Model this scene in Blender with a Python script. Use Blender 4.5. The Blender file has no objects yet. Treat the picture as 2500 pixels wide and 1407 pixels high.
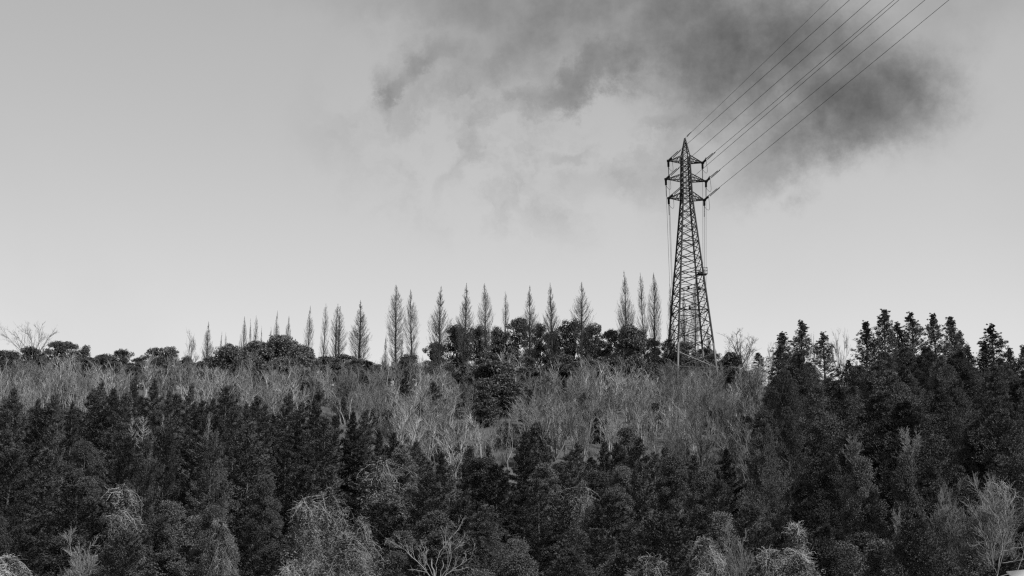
import bpy, math
import numpy as np
from mathutils import Matrix

rng = np.random.default_rng(7)
sc = bpy.context.scene
col = sc.collection

# ------------------------------------------------------------------ camera
PITCH = math.radians(12.8)
FPX = 3500.0                       # focal length in pixels of the 2500 px wide photograph
cam_d = bpy.data.cameras.new('camera')
cam_d.sensor_width = 36.0
cam_d.lens = FPX / 2500.0 * 36.0
cam_d.clip_start = 0.5
cam_d.clip_end = 8000.0
cam = bpy.data.objects.new('camera', cam_d)
cam.location = (0, 0, 0)
cam.rotation_euler = (math.pi / 2 + PITCH, 0, 0)
col.objects.link(cam)
sc.camera = cam

# ------------------------------------------------------------------ sky and sun
SUN_EL, SUN_AZ = math.radians(46.0), math.radians(122.0)   # azimuth clockwise from +Y: behind the camera, to the right
world = bpy.data.worlds.new('World')
sc.world = world
world.use_nodes = True
nt = world.node_tree
nt.nodes.clear()
N = nt.nodes.new
LK = nt.links.new


def wmath(op, a, b=None, c=None, clamp=False):
    n = N('ShaderNodeMath'); n.operation = op; n.use_clamp = clamp
    for i, v in enumerate((a, b, c)):
        if v is None:
            continue
        if isinstance(v, (int, float)):
            n.inputs[i].default_value = v
        else:
            LK(v, n.inputs[i])
    return n.outputs[0]


def wrange(v, a, b, c, d, kind='SMOOTHSTEP'):
    n = N('ShaderNodeMapRange'); n.interpolation_type = kind
    LK(v, n.inputs[0])
    for i, x in zip((1, 2, 3, 4), (a, b, c, d)):
        n.inputs[i].default_value = x
    return n.outputs[0]


sky = N('ShaderNodeTexSky')
sky.sky_type = 'NISHITA'
sky.sun_disc = False
sky.sun_elevation = SUN_EL
sky.sun_rotation = SUN_AZ
sky.air_density = 1.0
sky.dust_density = 2.0
bw = N('ShaderNodeRGBToBW'); LK(sky.outputs[0], bw.inputs[0])
tc = N('ShaderNodeTexCoord')
sep = N('ShaderNodeSeparateXYZ'); LK(tc.outputs['Generated'], sep.inputs[0])
az = wmath('ARCTAN2', sep.outputs[0], sep.outputs[1])
el = wmath('ARCSINE', sep.outputs[2])
ae = N('ShaderNodeCombineXYZ'); LK(az, ae.inputs[0]); LK(el, ae.inputs[1])


def wnoise(scale, detail, rough, vec, dist=0.0):
    n = N('ShaderNodeTexNoise'); n.inputs['Scale'].default_value = scale
    n.inputs['Detail'].default_value = detail; n.inputs['Roughness'].default_value = rough
    n.inputs['Distortion'].default_value = dist
    LK(vec, n.inputs['Vector'])
    return n


# ragged edges: shift the lookup by noise at two sizes
n1 = wnoise(14.0, 10.0, 0.68, ae.outputs[0])
off = N('ShaderNodeVectorMath'); off.operation = 'SUBTRACT'; LK(n1.outputs['Color'], off.inputs[0]); off.inputs[1].default_value = (0.5, 0.5, 0.5)
offs = N('ShaderNodeVectorMath'); offs.operation = 'SCALE'; LK(off.outputs[0], offs.inputs[0]); offs.inputs['Scale'].default_value = 0.085
warp = N('ShaderNodeVectorMath'); warp.operation = 'ADD'; LK(ae.outputs[0], warp.inputs[0]); LK(offs.outputs[0], warp.inputs[1])


def ang(u, v):                     # pixel -> azimuth, elevation
    dx, dy = (u - 1250) / FPX, (703.5 - v) / FPX
    y = math.cos(PITCH) - dy * math.sin(PITCH); z = math.sin(PITCH) + dy * math.cos(PITCH)
    return math.atan2(dx, y), math.atan2(z, math.hypot(dx, y))


# cloud bodies: centre, half-axes (radians), tilt, thickness
CLOUDS = [((1520, 40), (.14, .050), 4, .22), ((1690, 75), (.13, .055), -4, .40), ((1860, 120), (.120, .062), -14, .62), ((2020, 185), (.10, .060), -22, .52),
          ((2135, 240), (.060, .042), 10, .42), ((2060, 310), (.085, .032), 20, .40), ((1890, 375), (.060, .026), 20, .36), ((1780, 240), (.08, .04), -10, .32),
          ((1280, 80), (.085, .045), 20, .20), ((1260, 130), (.05, .024), 35, .20), ((1395, 212), (.06, .014), 14, .40), ((1500, 180), (.06, .016), 14, .30),
          ((1060, 130), (.030, .014), 8, .36), ((945, 180), (.014, .018), 20, .28), ((985, 185), (.030, .009), 32, .30), ((932, 222), (.008, .018), 0, .25), ((1170, 180), (.035, .014), 35, .18),
          ((1385, 378), (.026, .007), 10, .22), ((1480, 440), (.06, .018), 10, .16), ((1620, 300), (.025, .010), 0, .22), ((1120, 410), (.03, .009), 58, .14),
          ((1080, 0), (.06, .024), 12, .22), ((2300, 50), (.05, .04), 0, .10), ((2400, -60), (.12, .05), 0, .15), ((1250, -60), (.2, .05), 0, .25)]
tot = None
for (uv, ax, tilt, a) in CLOUDS:
    m = N('ShaderNodeMapping'); m.vector_type = 'TEXTURE'
    A = ang(*uv)
    m.inputs['Location'].default_value = (A[0], A[1], 0)
    m.inputs['Rotation'].default_value = (0, 0, math.radians(tilt))
    m.inputs['Scale'].default_value = (ax[0], ax[1], 1)
    LK(warp.outputs[0], m.inputs['Vector'])
    fl = N('ShaderNodeVectorMath'); fl.operation = 'MULTIPLY'; LK(m.outputs[0], fl.inputs[0]); fl.inputs[1].default_value = (1, 1, 0)
    ln = N('ShaderNodeVectorMath'); ln.operation = 'LENGTH'; LK(fl.outputs[0], ln.inputs[0])
    g = wrange(ln.outputs['Value'], 0.25, 1.2, a, 0.0, 'SMOOTHSTEP')
    tot = g if tot is None else wmath('ADD', tot, g)
# structure inside the cloud, and faint veil over the whole sky
n2 = wnoise(16.0, 10.0, 0.66, ae.outputs[0], 0.0)
n3 = wnoise(3.2, 6.0, 0.55, tc.outputs['Generated'], 0.2)
inner = wrange(n2.outputs['Fac'], 0.32, 0.68, 0.55, 1.38, 'LINEAR')
dens = wmath('MULTIPLY', tot, inner)
# torn shreds below the bank
m = N('ShaderNodeMapping'); m.vector_type = 'TEXTURE'
A = ang(1290, 330); m.inputs['Location'].default_value = (A[0], A[1], 0); m.inputs['Scale'].default_value = (.17, .085, 1); LK(ae.outputs[0], m.inputs['Vector'])
ln = N('ShaderNodeVectorMath'); ln.operation = 'LENGTH'; LK(m.outputs[0], ln.inputs[0])
n4 = wnoise(11.0, 8.0, 0.6, warp.outputs[0], 0.2)
shred = wmath('MULTIPLY', wrange(ln.outputs['Value'], 0.2, 1.2, 0.55, 0.0), wrange(n4.outputs['Fac'], 0.44, 0.70, 0.0, 1.0))
dens = wmath('ADD', dens, shred)
veil = wrange(n3.outputs['Fac'], 0.45, 0.8, 0.0, 0.12)
high = wrange(el, 0.45, 0.9, 0.0, 1.0)
veil_h = wmath('MULTIPLY', wrange(n3.outputs['Fac'], 0.4, 0.65, 0.0, 0.45), high)
dens = wmath('ADD', wmath('ADD', dens, veil), veil_h)
dens = wmath('SUBTRACT', 1.0, wmath('EXPONENT', wmath('MULTIPLY', dens, -0.68)))   # soft saturation in the thick middle
# thin high cloud veil: brighter through the longer air path near the horizon; the clear-sky model shows through it
SKY_STRENGTH = 0.105
elc = wmath('MAXIMUM', el, 0.0)
haze_v = wmath('ADD', wmath('MULTIPLY', wmath('EXPONENT', wmath('MULTIPLY', elc, -5.0)), 5.2), 1.75)
thin = wmath('ADD', wmath('MULTIPLY', bw.outputs[0], 0.22), haze_v)
bright = wmath('MULTIPLY', thin, wmath('SUBTRACT', 1.0, dens))
bg = N('ShaderNodeBackground'); LK(bright, bg.inputs['Color']); bg.inputs['Strength'].default_value = SKY_STRENGTH
wo = N('ShaderNodeOutputWorld'); LK(bg.outputs[0], wo.inputs['Surface'])

sun_d = bpy.data.lights.new('sun', 'SUN')
sun_d.energy = 4.3
sun_d.angle = math.radians(3.0)
sun_d.color = (1.0, 1.0, 1.0)
sun = bpy.data.objects.new('sun', sun_d)
sun.rotation_euler = (math.pi / 2 - SUN_EL, 0, -SUN_AZ + math.pi)
sun.location = (60, -80, 120)
col.objects.link(sun)

sc.view_settings.view_transform = 'Standard'
sc.view_settings.look = 'None'
sc.view_settings.exposure = 0.62
sc.view_settings.gamma = 1.0
sc.view_settings.use_curve_mapping = False
sc.cycles.use_denoising = False
sc.cycles.sample_clamp_indirect = 1.5
sc.cycles.sample_clamp_direct = 2.5
sc.cycles.max_bounces = 5
sc.cycles.diffuse_bounces = 3
sc.cycles.filter_width = 1.3


# ------------------------------------------------------------------ photograph geometry
def at(u, v, Y):
    """world point at depth Y seen at pixel (u, v) of the photograph"""
    dx, dy = (u - 1250) / FPX, (703.5 - v) / FPX
    y = math.cos(PITCH) - dy * math.sin(PITCH)
    z = math.sin(PITCH) + dy * math.cos(PITCH)
    return np.array((dx / y * Y, Y, z / y * Y))


YP = [-4000, 6, 30, 70, 92, 238, 250, 300, 400, 600, 4000]
ZP = [-1.7, -1.7, -6, -11, -9, 37.6, 38.0, 30, 2, -10, -14]


def ground(x, y):
    x = np.asarray(x, float); y = np.asarray(y, float)
    z = np.zeros(np.broadcast(x, y).shape)
    for o, w in ((-6, .25), (0, .5), (6, .25)):
        z = z + w * np.interp(y + o, YP, ZP)
    side = np.clip((np.abs(x) - 220) / 500, 0, 1)
    z = z * (1 - side) + side * (-9)
    hill = np.exp(-((y - 170) / 70.0) ** 2)
    z = z + hill * (0.7 * np.sin(x * .11 + 1) * np.sin(y * .07) + .35 * np.sin(x * .31 + y * .17) + .2 * np.sin(x * .7 - y * .5))
    return z


# ------------------------------------------------------------------ materials (the photograph is black and white: neutral greys)
def mat(name, tone, rough=.7, spec=.25, var=.5, obj_var=.25, noise=None, transl=0.0):
    """tone: mean albedo; var: spread per leaf/stem (face attribute); obj_var: spread per plant"""
    m = bpy.data.materials.new(name); m.use_nodes = True
    t = m.node_tree; b = t.nodes['Principled BSDF']
    b.inputs['Roughness'].default_value = rough
    b.inputs['Specular IOR Level'].default_value = spec
    at_ = t.nodes.new('ShaderNodeAttribute'); at_.attribute_name = 'tone'
    oi = t.nodes.new('ShaderNodeObjectInfo')

    def mth(op, a, c):
        n = t.nodes.new('ShaderNodeMath'); n.operation = op
        for i, v in enumerate((a, c)):
            if isinstance(v, (int, float)):
                n.inputs[i].default_value = v
            else:
                t.links.new(v, n.inputs[i])
        return n.outputs[0]
    leaf = mth('ADD', mth('MULTIPLY', at_.outputs['Fac'], 2 * var), 1 - var)
    ob = mth('ADD', mth('MULTIPLY', oi.outputs['Random'], 2 * obj_var), 1 - obj_var)
    v = mth('MULTIPLY', mth('MULTIPLY', leaf, ob), tone)
    if noise:
        tcn = t.nodes.new('ShaderNodeTexCoord')
        nn = t.nodes.new('ShaderNodeTexNoise'); nn.inputs['Scale'].default_value = noise
        nn.inputs['Detail'].default_value = 6
        t.links.new(tcn.outputs['Object'], nn.inputs['Vector'])
        v = mth('MULTIPLY', v, mth('ADD', mth('MULTIPLY', nn.outputs['Fac'], 1.2), .4))
    cc = t.nodes.new('ShaderNodeCombineColor')
    for i in range(3):
        t.links.new(v, cc.inputs[i])
    t.links.new(cc.outputs[0], b.inputs['Base Color'])
    return m


M = dict(
    ground=mat('leaf_litter', .075, .95, .05, 0, 0, .6),
    bark=mat('bark', .10, .9, .1, 0, .2, 4.0),
    spire=mat('spire_tree_bark', .045, .9, .1, .2, .1),
    spire_twig=mat('spire_tree_twigs', .085, .9, .1, .2, .15),
    pale_bark=mat('pale_bark', .155, .85, .1, .25, .2),
    twig=mat('bare_twigs', .205, .85, .1, .5, .35),
    twig_mid=mat('mid_grey_twigs', .12, .85, .1, .5, .35),
    twig_dark=mat('dark_bare_twigs', .075, .9, .1, .3, .2),
    cypress=mat('cypress_foliage', .043, .7, .12, .35, .55),
    cedar=mat('cedar_foliage', .062, .7, .12, .45, .4),
    ever=mat('evergreen_leaves', .064, .55, .25, .5, .3),
    dome=mat('dome_leaves', .085, .5, .3, .5, .15),
    ivy=mat('ivy_leaves', .074, .65, .18, .4, .5),
    vine=mat('dry_vine', .28, .85, .1, .5, .25),
    dead=mat('dead_wood', .20, .8, .1, .15, .1),
    straw=mat('dry_undergrowth', .15, .9, .05, .5, 0),
    steel=mat('dark_steel', .012, .6, .3, 0, .25),  # dark tone for the upper pylon
    pale_steel=mat('pale_grey_steel', .13, .55, .4, 0, .2),  # paler tone for the lowest pylon members
    wire=mat('wire', .02, .7, .2, 0, .1),
    porcelain=mat('dark_porcelain', .02, .3, .5, 0, .1),
    roof=mat('white_sheet_metal', .85, .5, .3, 0, 0),
    wall=mat('pale_board', .5, .8, .2, 0, 0, 3.0),
)


# ------------------------------------------------------------------ mesh helpers
class Geo:
    def __init__(s):
        s.v, s.f, s.t, s.n = [], [], [], 0

    def add(s, verts, faces, tone=None):
        verts = np.asarray(verts, np.float32).reshape(-1, 3); faces = np.asarray(faces, np.int32)
        s.v.append(verts); s.f.append(faces + s.n); s.n += len(verts)
        s.t.append(np.full(len(faces), .5, np.float32) if tone is None else np.asarray(tone, np.float32))
        return s

    def tubes(s, P, R, S=3, tone=None):
        """P (n,K,3) polylines, R (n,K) radii"""
        n, K = P.shape[:2]
        if n == 0:
            return s
        T = np.gradient(P, axis=1); T /= np.linalg.norm(T, axis=2, keepdims=True) + 1e-9
        ref = np.where(np.abs(T[:, :1, 2:3]) < .9, np.array([0, 0, 1.]), np.array([1., 0, 0]))
        A = np.cross(T, np.broadcast_to(ref, T.shape)); A /= np.linalg.norm(A, axis=2, keepdims=True) + 1e-9
        B = np.cross(T, A)
        th = np.arange(S) * 2 * np.pi / S
        V = P[:, :, None] + R[:, :, None, None] * (np.cos(th)[:, None] * A[:, :, None] + np.sin(th)[:, None] * B[:, :, None])
        b = (np.arange(n)[:, None, None] * K + np.arange(K - 1)[None, :, None]) * S
        i = np.arange(S)[None, None]; j = (i + 1) % S
        F = np.stack([b + i, b + j, b + S + j, b + S + i], -1).reshape(-1, 4)
        if tone is None:
            tone = rng.random(n)
        return s.add(V, F, np.repeat(tone, (K - 1) * S))

    def leaves(s, C, D, L, W, tone):
        n = len(C)
        D = D / (np.linalg.norm(D, axis=1, keepdims=True) + 1e-9)
        q = rng.normal(size=(n, 3)); S_ = np.cross(D, q); S_ /= np.linalg.norm(S_, axis=1, keepdims=True) + 1e-9
        L = np.broadcast_to(L, (n,))[:, None]; W = np.broadcast_to(W, (n,))[:, None]
        V = np.stack([C - D * L * .5 + S_ * W * .5, C - D * L * .5 - S_ * W * .5, C + D * L * .5], 1)
        return s.add(V, np.arange(n * 3).reshape(-1, 3), tone)

    def build(s, name):
        me = bpy.data.meshes.new(name)
        V = np.concatenate(s.v); cnt = np.concatenate([np.full(len(f), f.shape[1], np.int32) for f in s.f])
        loops = np.concatenate([f.ravel() for f in s.f]); start = np.concatenate([[0], np.cumsum(cnt)[:-1]]).astype(np.int32)
        me.vertices.add(len(V)); me.vertices.foreach_set('co', V.ravel())
        me.loops.add(len(loops)); me.loops.foreach_set('vertex_index', loops.astype(np.int32))
        me.polygons.add(len(cnt)); me.polygons.foreach_set('loop_start', start); me.polygons.foreach_set('loop_total', cnt)
        a = me.attributes.new('tone', 'FLOAT', 'FACE'); a.data.foreach_set('value', np.concatenate(s.t))
        me.update(calc_edges=True)
        return me


def U(a, b, n=None):
    return rng.uniform(a, b, n)


def curve_pts(p0, d, L, K, up, wig):
    """walk n curves: p0 (n,3), d (n,3), L (n,)"""
    n = len(p0); P = np.zeros((n, K, 3)); P[:, 0] = p0
    d = d / (np.linalg.norm(d, axis=1, keepdims=True) + 1e-9)
    upv = np.zeros((n, 3)); upv[:, 2] = up
    for k in range(1, K):
        d = d + upv + rng.normal(size=(n, 3)) * wig
        d = d / np.linalg.norm(d, axis=1, keepdims=True)
        P[:, k] = P[:, k - 1] + d * (L / (K - 1))[:, None]
    return P


def along(P, idx, f):
    K = P.shape[1]; g = f * (K - 1.0001); k = g.astype(int); t = (g - k)[:, None]
    a, b = P[idx, k], P[idx, k + 1]
    T = b - a
    return a * (1 - t) + b * t, T / (np.linalg.norm(T, axis=1, keepdims=True) + 1e-9)


def grow(PP, n, f0, f1, ang_, L, K=3, up=.1, wig=.1, taper=0.0, rel=False):
    """side shoots from parent curves"""
    idx = np.repeat(np.arange(len(PP)), n); m = len(idx)
    f = U(f0, f1, m)
    p, T = along(PP, idx, f)
    q = rng.normal(size=(m, 3)); q -= (q * T).sum(1, keepdims=True) * T; q /= np.linalg.norm(q, axis=1, keepdims=True) + 1e-9
    a = U(ang_[0], ang_[1], m)[:, None]
    d = np.cos(a) * T + np.sin(a) * q
    Ls = U(L[0], L[1], m) * (1 - taper * f)
    if rel:
        Ls = Ls * np.linalg.norm(np.diff(PP, axis=1), axis=2).sum(1)[idx]
    return curve_pts(p, d, Ls, K, up, wig)


def rad(n, K, r0, r1):
    return np.broadcast_to(np.linspace(r0, r1, K), (n, K)).copy()


# ------------------------------------------------------------------ plant builders: each returns [(part name, mesh, material)]
def spire_tree(H=16.0, R=1.9, nb=190, power=.8, twin=False):
    """bare dawn redwood: straight trunk, ascending branches, narrow pointed crown"""
    g = Geo(); tr = Geo()
    xs = [0] if not twin else [-.18, .22]
    for q, x0 in enumerate(xs):
        z = np.linspace(0, 1, 14); hh = H * (1 - .03 * q)
        tp = np.stack([x0 + np.cumsum(rng.normal(0, .03, 14)), np.cumsum(rng.normal(0, .03, 14)), z * hh], 1)[None]
        r = .0115 * H * (1 - z) ** .85 + .012
        tr.tubes(tp, r[None], 7, np.array([.5]))
        n = nb // len(xs)
        t = np.clip(1 - .9 * U(0, 1, n) ** .85, .09, .99)
        p, _ = along(tp, np.zeros(n, int), t)
        prof = R * np.minimum((1 - t) / .50, 1.0) ** power * (.78 + .25 * U(0, 1, n)) * (1 + .12 * np.sin(9 * t + q * 2 + nb))
        prof *= np.interp(t, [0, .18, .34, .5, 1], [.35, .6, .92, 1, 1])
        a = U(0, 2 * np.pi, n); e = np.radians(U(22, 38, n) + 16 * t)
        d = np.stack([np.cos(a) * np.cos(e), np.sin(a) * np.cos(e), np.sin(e)], 1)
        L = prof * 1.62 + .04
        B = curve_pts(p, d, L, 7, .20, .03)
        g.tubes(B, rad(n, 7, .020, .005) * (0.4 + .7 * L / (L.max()))[:, None], 3)
        T1 = grow(B, 6, .12, .97, (.2, .5), (.22, .42), 3, .12, .06, .4, True)
        g.tubes(T1, rad(len(T1), 3, .008, .004), 3)
        T2 = grow(T1, 1, .1, .9, (.2, .55), (.35, .6), 3, .10, .08, 0, True)
        g.tubes(T2, rad(len(T2), 3, .006, .004), 3)
        top = grow(tp, 30, .86, .985, (.3, .45), (.10, .30), 3, .2, .05)
        g.tubes(top, rad(len(top), 3, .010, .005), 3)
    return [('trunk', tr.build('trunk'), M['spire']), ('crown', g.build('crown'), M['spire_twig'])]


def cypress(H=11.0, R=2.3, nb=95, per=95, L=.30, W=.12, power=.75, base=.06, droop=.0):
    """dense evergreen conifer: layered boughs carrying flat sprays"""
    g = Geo(); tr = Geo()
    z = np.linspace(0, 1, 8)
    tp = np.stack([np.cumsum(rng.normal(0, .05, 8)), np.cumsum(rng.normal(0, .05, 8)), z * H], 1)[None]
    tr.tubes(tp, (.016 * H * (1 - z) + .015)[None], 6, np.array([.5]))
    t = np.clip(base + (1 - base) * (np.arange(nb) + U(0, 1, nb)) / nb, 0, .985)
    p, _ = along(tp, np.zeros(nb, int), t)
    prof = R * (1 - t ** 1.25) ** power * U(.62, 1.12, nb) + .18
    a = np.arange(nb) * 2.39996 + U(-.5, .5, nb)
    e = np.radians(-14 + 55 * t ** 1.5 + U(-8, 8, nb))
    d = np.stack([np.cos(a) * np.cos(e), np.sin(a) * np.cos(e), np.sin(e)], 1)
    B = curve_pts(p, d, prof, 5, .07 - droop, .06)
    g2 = Geo(); g2.tubes(B, rad(nb, 5, .035, .008), 3)
    share = np.clip(prof / prof.mean(), .25, 2)
    cnt = (per * share).astype(int); idx = np.repeat(np.arange(nb), cnt); m = len(idx)
    f = 1 - .88 * U(0, 1, m) ** 1.3
    c, T = along(B, idx, f)
    side = np.cross(T, [0, 0, 1.]); side /= np.linalg.norm(side, axis=1, keepdims=True) + 1e-9
    wv = (.16 + .34 * prof[idx] * (1.02 - f)) * U(-1, 1, m)
    c = c + side * wv[:, None] + rng.normal(size=(m, 3)) * [.07, .07, .10]
    c[:, 2] -= .12 * np.abs(wv) + .05
    D = T * .9 + side * np.sign(wv)[:, None] * .7 + rng.normal(size=(m, 3)) * .45 + np.array([0, 0, .12])
    bt = rng.random(nb)
    g.leaves(c, D, U(.7, 1.3, m) * L, U(.7, 1.3, m) * W, np.clip(.55 * bt[idx] + .45 * rng.random(m), 0, 1))
    # leading shoot
    k = 90; tz = U(.9, 1.02, k)
    c = np.stack([rng.normal(0, .1, k) * (1.06 - tz) * 6, rng.normal(0, .1, k) * (1.06 - tz) * 6, tz * H], 1) + tp[0, -1] * [1, 1, 0]
    g.leaves(c, rng.normal(size=(k, 3)) * .4 + [0, 0, 1], L, W, rng.random(k))
    return [('trunk', tr.build('trunk'), M['bark']), ('branches', g2.build('branches'), M['bark']), ('crown', g.build('crown'), M['cypress'])]


def cedar(H=17.0, R=2.2, nb=110, leaves=42, L=.22, W=.10, open_=.5, base=.12, tuft=(.20, .42)):
    """Japanese cedar: rounded tufts at the branch ends, sky between them"""
    g = Geo(); tr = Geo(); g2 = Geo()
    z = np.linspace(0, 1, 9)
    tp = np.stack([np.cumsum(rng.normal(0, .04, 9)), np.cumsum(rng.normal(0, .04, 9)), z * H], 1)[None]
    tr.tubes(tp, (.014 * H * (1 - z) + .02)[None], 7, np.array([.5]))
    t = np.clip(base + (1 - base) * ((np.arange(nb) + U(0, 1, nb)) / nb) ** .9, 0, .99)
    p, _ = along(tp, np.zeros(nb, int), t)
    prof = R * np.minimum((1 - t) / .5, 1) ** .92 * U(.6, 1.1, nb) + .06
    a = U(0, 2 * np.pi, nb); e = np.radians(U(-5, 25, nb) + 25 * t)
    d = np.stack([np.cos(a) * np.cos(e), np.sin(a) * np.cos(e), np.sin(e)], 1)
    B = curve_pts(p, d, prof, 5, .10, .06)
    g2.tubes(B, rad(nb, 5, .04, .01), 3)
    k = 4
    idx = np.repeat(np.arange(nb), k); f = np.tile(np.linspace(.38, 1.0, k), nb) + U(-.1, .05, nb * k); f = np.clip(f, .2, .999)
    keep = rng.random(len(idx)) > open_ * (1 - f) * 1.6; idx, f = idx[keep], f[keep]
    c, T = along(B, idx, f); c = c + rng.normal(size=c.shape) * .16
    r = U(tuft[0], tuft[1], len(c)) * (0.32 + .68 * np.minimum(prof[idx] / 1.3, 1))
    ct = rng.random(len(c))
    q = np.repeat(np.arange(len(c)), leaves); m = len(q)
    o = rng.normal(size=(m, 3)); o /= np.linalg.norm(o, axis=1, keepdims=True); o *= U(.35, 1, m)[:, None] ** .5
    pos = c[q] + o * r[q][:, None] * [1, 1, .85]
    g.leaves(pos, o + T[q] * .5 + [0, 0, .3] + rng.normal(size=(m, 3)) * .3, U(.7, 1.3, m) * L, U(.7, 1.3, m) * W, np.clip(.5 * ct[q] + .5 * rng.random(m), 0, 1))
    return [('trunk', tr.build('trunk'), M['bark']), ('branches', g2.build('branches'), M['bark']), ('crown', g.build('crown'), M['cedar'])]


def broadleaf(H=9.0, R=3.0, lobes=9, clumps=11, leaves=75, crown0=.42, L=.24, W=.15, material='ever', r_cl=(.45, .85), cone=False):
    """evergreen broadleaf: forked limbs, heaped leafy clumps"""
    g = Geo(); tr = Geo(); g2 = Geo()
    z = np.linspace(0, 1, 6)
    tp = np.stack([np.cumsum(rng.normal(0, .12, 6)), np.cumsum(rng.normal(0, .12, 6)), z * H * .75], 1)[None]
    tr.tubes(tp, (.018 * H * (1 - .7 * z))[None], 7, np.array([.5]))
    a = np.arange(lobes) * 2.39996 + U(-.5, .5, lobes)
    zr = (np.arange(lobes) + U(.1, .9, lobes)) / lobes            # bottom to top of the crown
    env = np.interp(zr, [0, .3, .65, .88, 1], [.8, 1, .8, .42, .12])
    if cone:                                                      # irregular pointed crown
        env = np.interp(zr, [0, .2, .55, .82, 1], [.85, 1, .66, .34, .04])
    rr = R * .72 * env * U(.35, 1.1, lobes)
    lr = R * (U(.26, .44, lobes) * (.75 + .25 * env) if not cone else U(.18, .36, lobes) * (.45 + .55 * env))
    C = np.stack([np.cos(a) * rr, np.sin(a) * rr, H * (crown0 + (1 - crown0) * zr)], 1)
    C[:, 2] = np.minimum(C[:, 2], H - lr * .8)
    st = along(tp, np.zeros(lobes, int), U(.45, .98, lobes))[0]
    s_ = np.linspace(0, 1, 5)[None, :, None]
    Bm = st[:, None] * (1 - s_) + C[:, None] * s_ + rng.normal(size=(lobes, 5, 3)) * .1
    g2.tubes(Bm, rad(lobes, 5, .09, .03), 5)
    q = np.repeat(np.arange(lobes), clumps); n = len(q)
    o = rng.normal(size=(n, 3)); o[:, 2] = np.abs(o[:, 2]) * 1.0 - .25; o /= np.linalg.norm(o, axis=1, keepdims=True)
    cc = C[q] + o * (lr[q] * U(.65, 1.05, n))[:, None] * [1, 1, .8]
    tw = np.stack([C[q], (C[q] + cc) / 2 + rng.normal(size=cc.shape) * .08, cc], 1)
    g2.tubes(tw, rad(n, 3, .03, .01), 3)
    r = U(r_cl[0], r_cl[1], n) * R / 3
    ct = rng.random(n)
    k = np.repeat(np.arange(n), leaves); m = len(k)
    o2 = rng.normal(size=(m, 3)); o2 /= np.linalg.norm(o2, axis=1, keepdims=True); o2 *= U(.2, 1, m)[:, None] ** .45
    pos = cc[k] + o2 * r[k][:, None] * [1, 1, .85]
    D = o2 * [1, 1, .5] + rng.normal(size=(m, 3)) * .6
    g.leaves(pos, D, U(.7, 1.3, m) * L, U(.7, 1.3, m) * W, np.clip(.4 * ct[k] + .6 * rng.random(m), 0, 1))
    return [('trunk', tr.build('trunk'), M['bark']), ('branches', g2.build('branches'), M['bark']), ('crown', g.build('crown'), M[material])]


def shrub(H=5.0, stems=9, material='twig', spread=.33, nb=9, nt=7, thick=1.0, n3=0):
    """leafless many-stemmed thicket plant with upright fine twigs"""
    g = Geo()
    b = rng.normal(size=(stems, 3)) * [.45, .45, 0]
    a = U(0, 2 * np.pi, stems); s_ = U(0, spread, stems)
    d = np.stack([np.cos(a) * s_, np.sin(a) * s_, np.ones(stems)], 1)
    P = curve_pts(b, d, H * U(.65, 1.05, stems), 7, .03, .07)
    g.tubes(P, rad(stems, 7, .040 * thick, .010), 4)
    B = grow(P, nb, .15, .98, (.3, .75), (.7, 1.9), 4, .14, .10, .5)
    g.tubes(B, rad(len(B), 4, .018 * thick, .008), 3)
    T = grow(B, nt, .1, 1, (.25, .8), (.3, .85), 3, .12, .12)
    g.tubes(T, rad(len(T), 3, .011, .006), 3)
    if n3:
        T3 = grow(T, n3, .1, 1, (.25, .8), (.2, .5), 3, .1, .12)
        g.tubes(T3, rad(len(T3), 3, .008, .005), 3)
    return [('stems', g.build('stems'), M[material])]


def bare_tree(H=8.0, material='twig_dark', angle=(.45, .85), nl=7, trunk_h=.35, up=.12, thick=1.0, fine=5, crown=None):
    """leafless spreading tree; crown: size of its head where that is less than its height"""
    g = Geo(); tr = Geo(); cr = crown or H
    P = curve_pts(np.zeros((1, 3)), np.array([[.05, 0, 1.]]), np.array([H - cr * .38]), 9, .03, .05)
    tr.tubes(P, rad(1, 9, .010 * H * thick + .05, .008 * cr * thick), 7, np.array([.5]))
    f0 = 1 - (1 - trunk_h) * cr * .62 / (H - cr * .38)
    A = grow(P, nl, max(f0, .05), 1, angle, (cr * .38, cr * .62), 7, up, .10)
    g.tubes(A, rad(len(A), 7, .010 * cr * thick, .02), 4)
    B = grow(A, 6, .2, 1, (.4, .85), (cr * .13, cr * .27), 5, up, .10, .3)
    g.tubes(B, rad(len(B), 5, .028 * thick, .012), 3)
    C = grow(B, fine, .15, 1, (.35, .8), (cr * .06, cr * .13), 4, up * .8, .12)
    g.tubes(C, rad(len(C), 4, .015, .007), 3)
    D = grow(C, 3, .15, 1, (.3, .8), (cr * .03, cr * .07), 3, up * .6, .12)
    g.tubes(D, rad(len(D), 3, .010, .006), 3)
    return [('trunk', tr.build('trunk'), M[material]), ('crown', g.build('crown'), M[material])]


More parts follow.
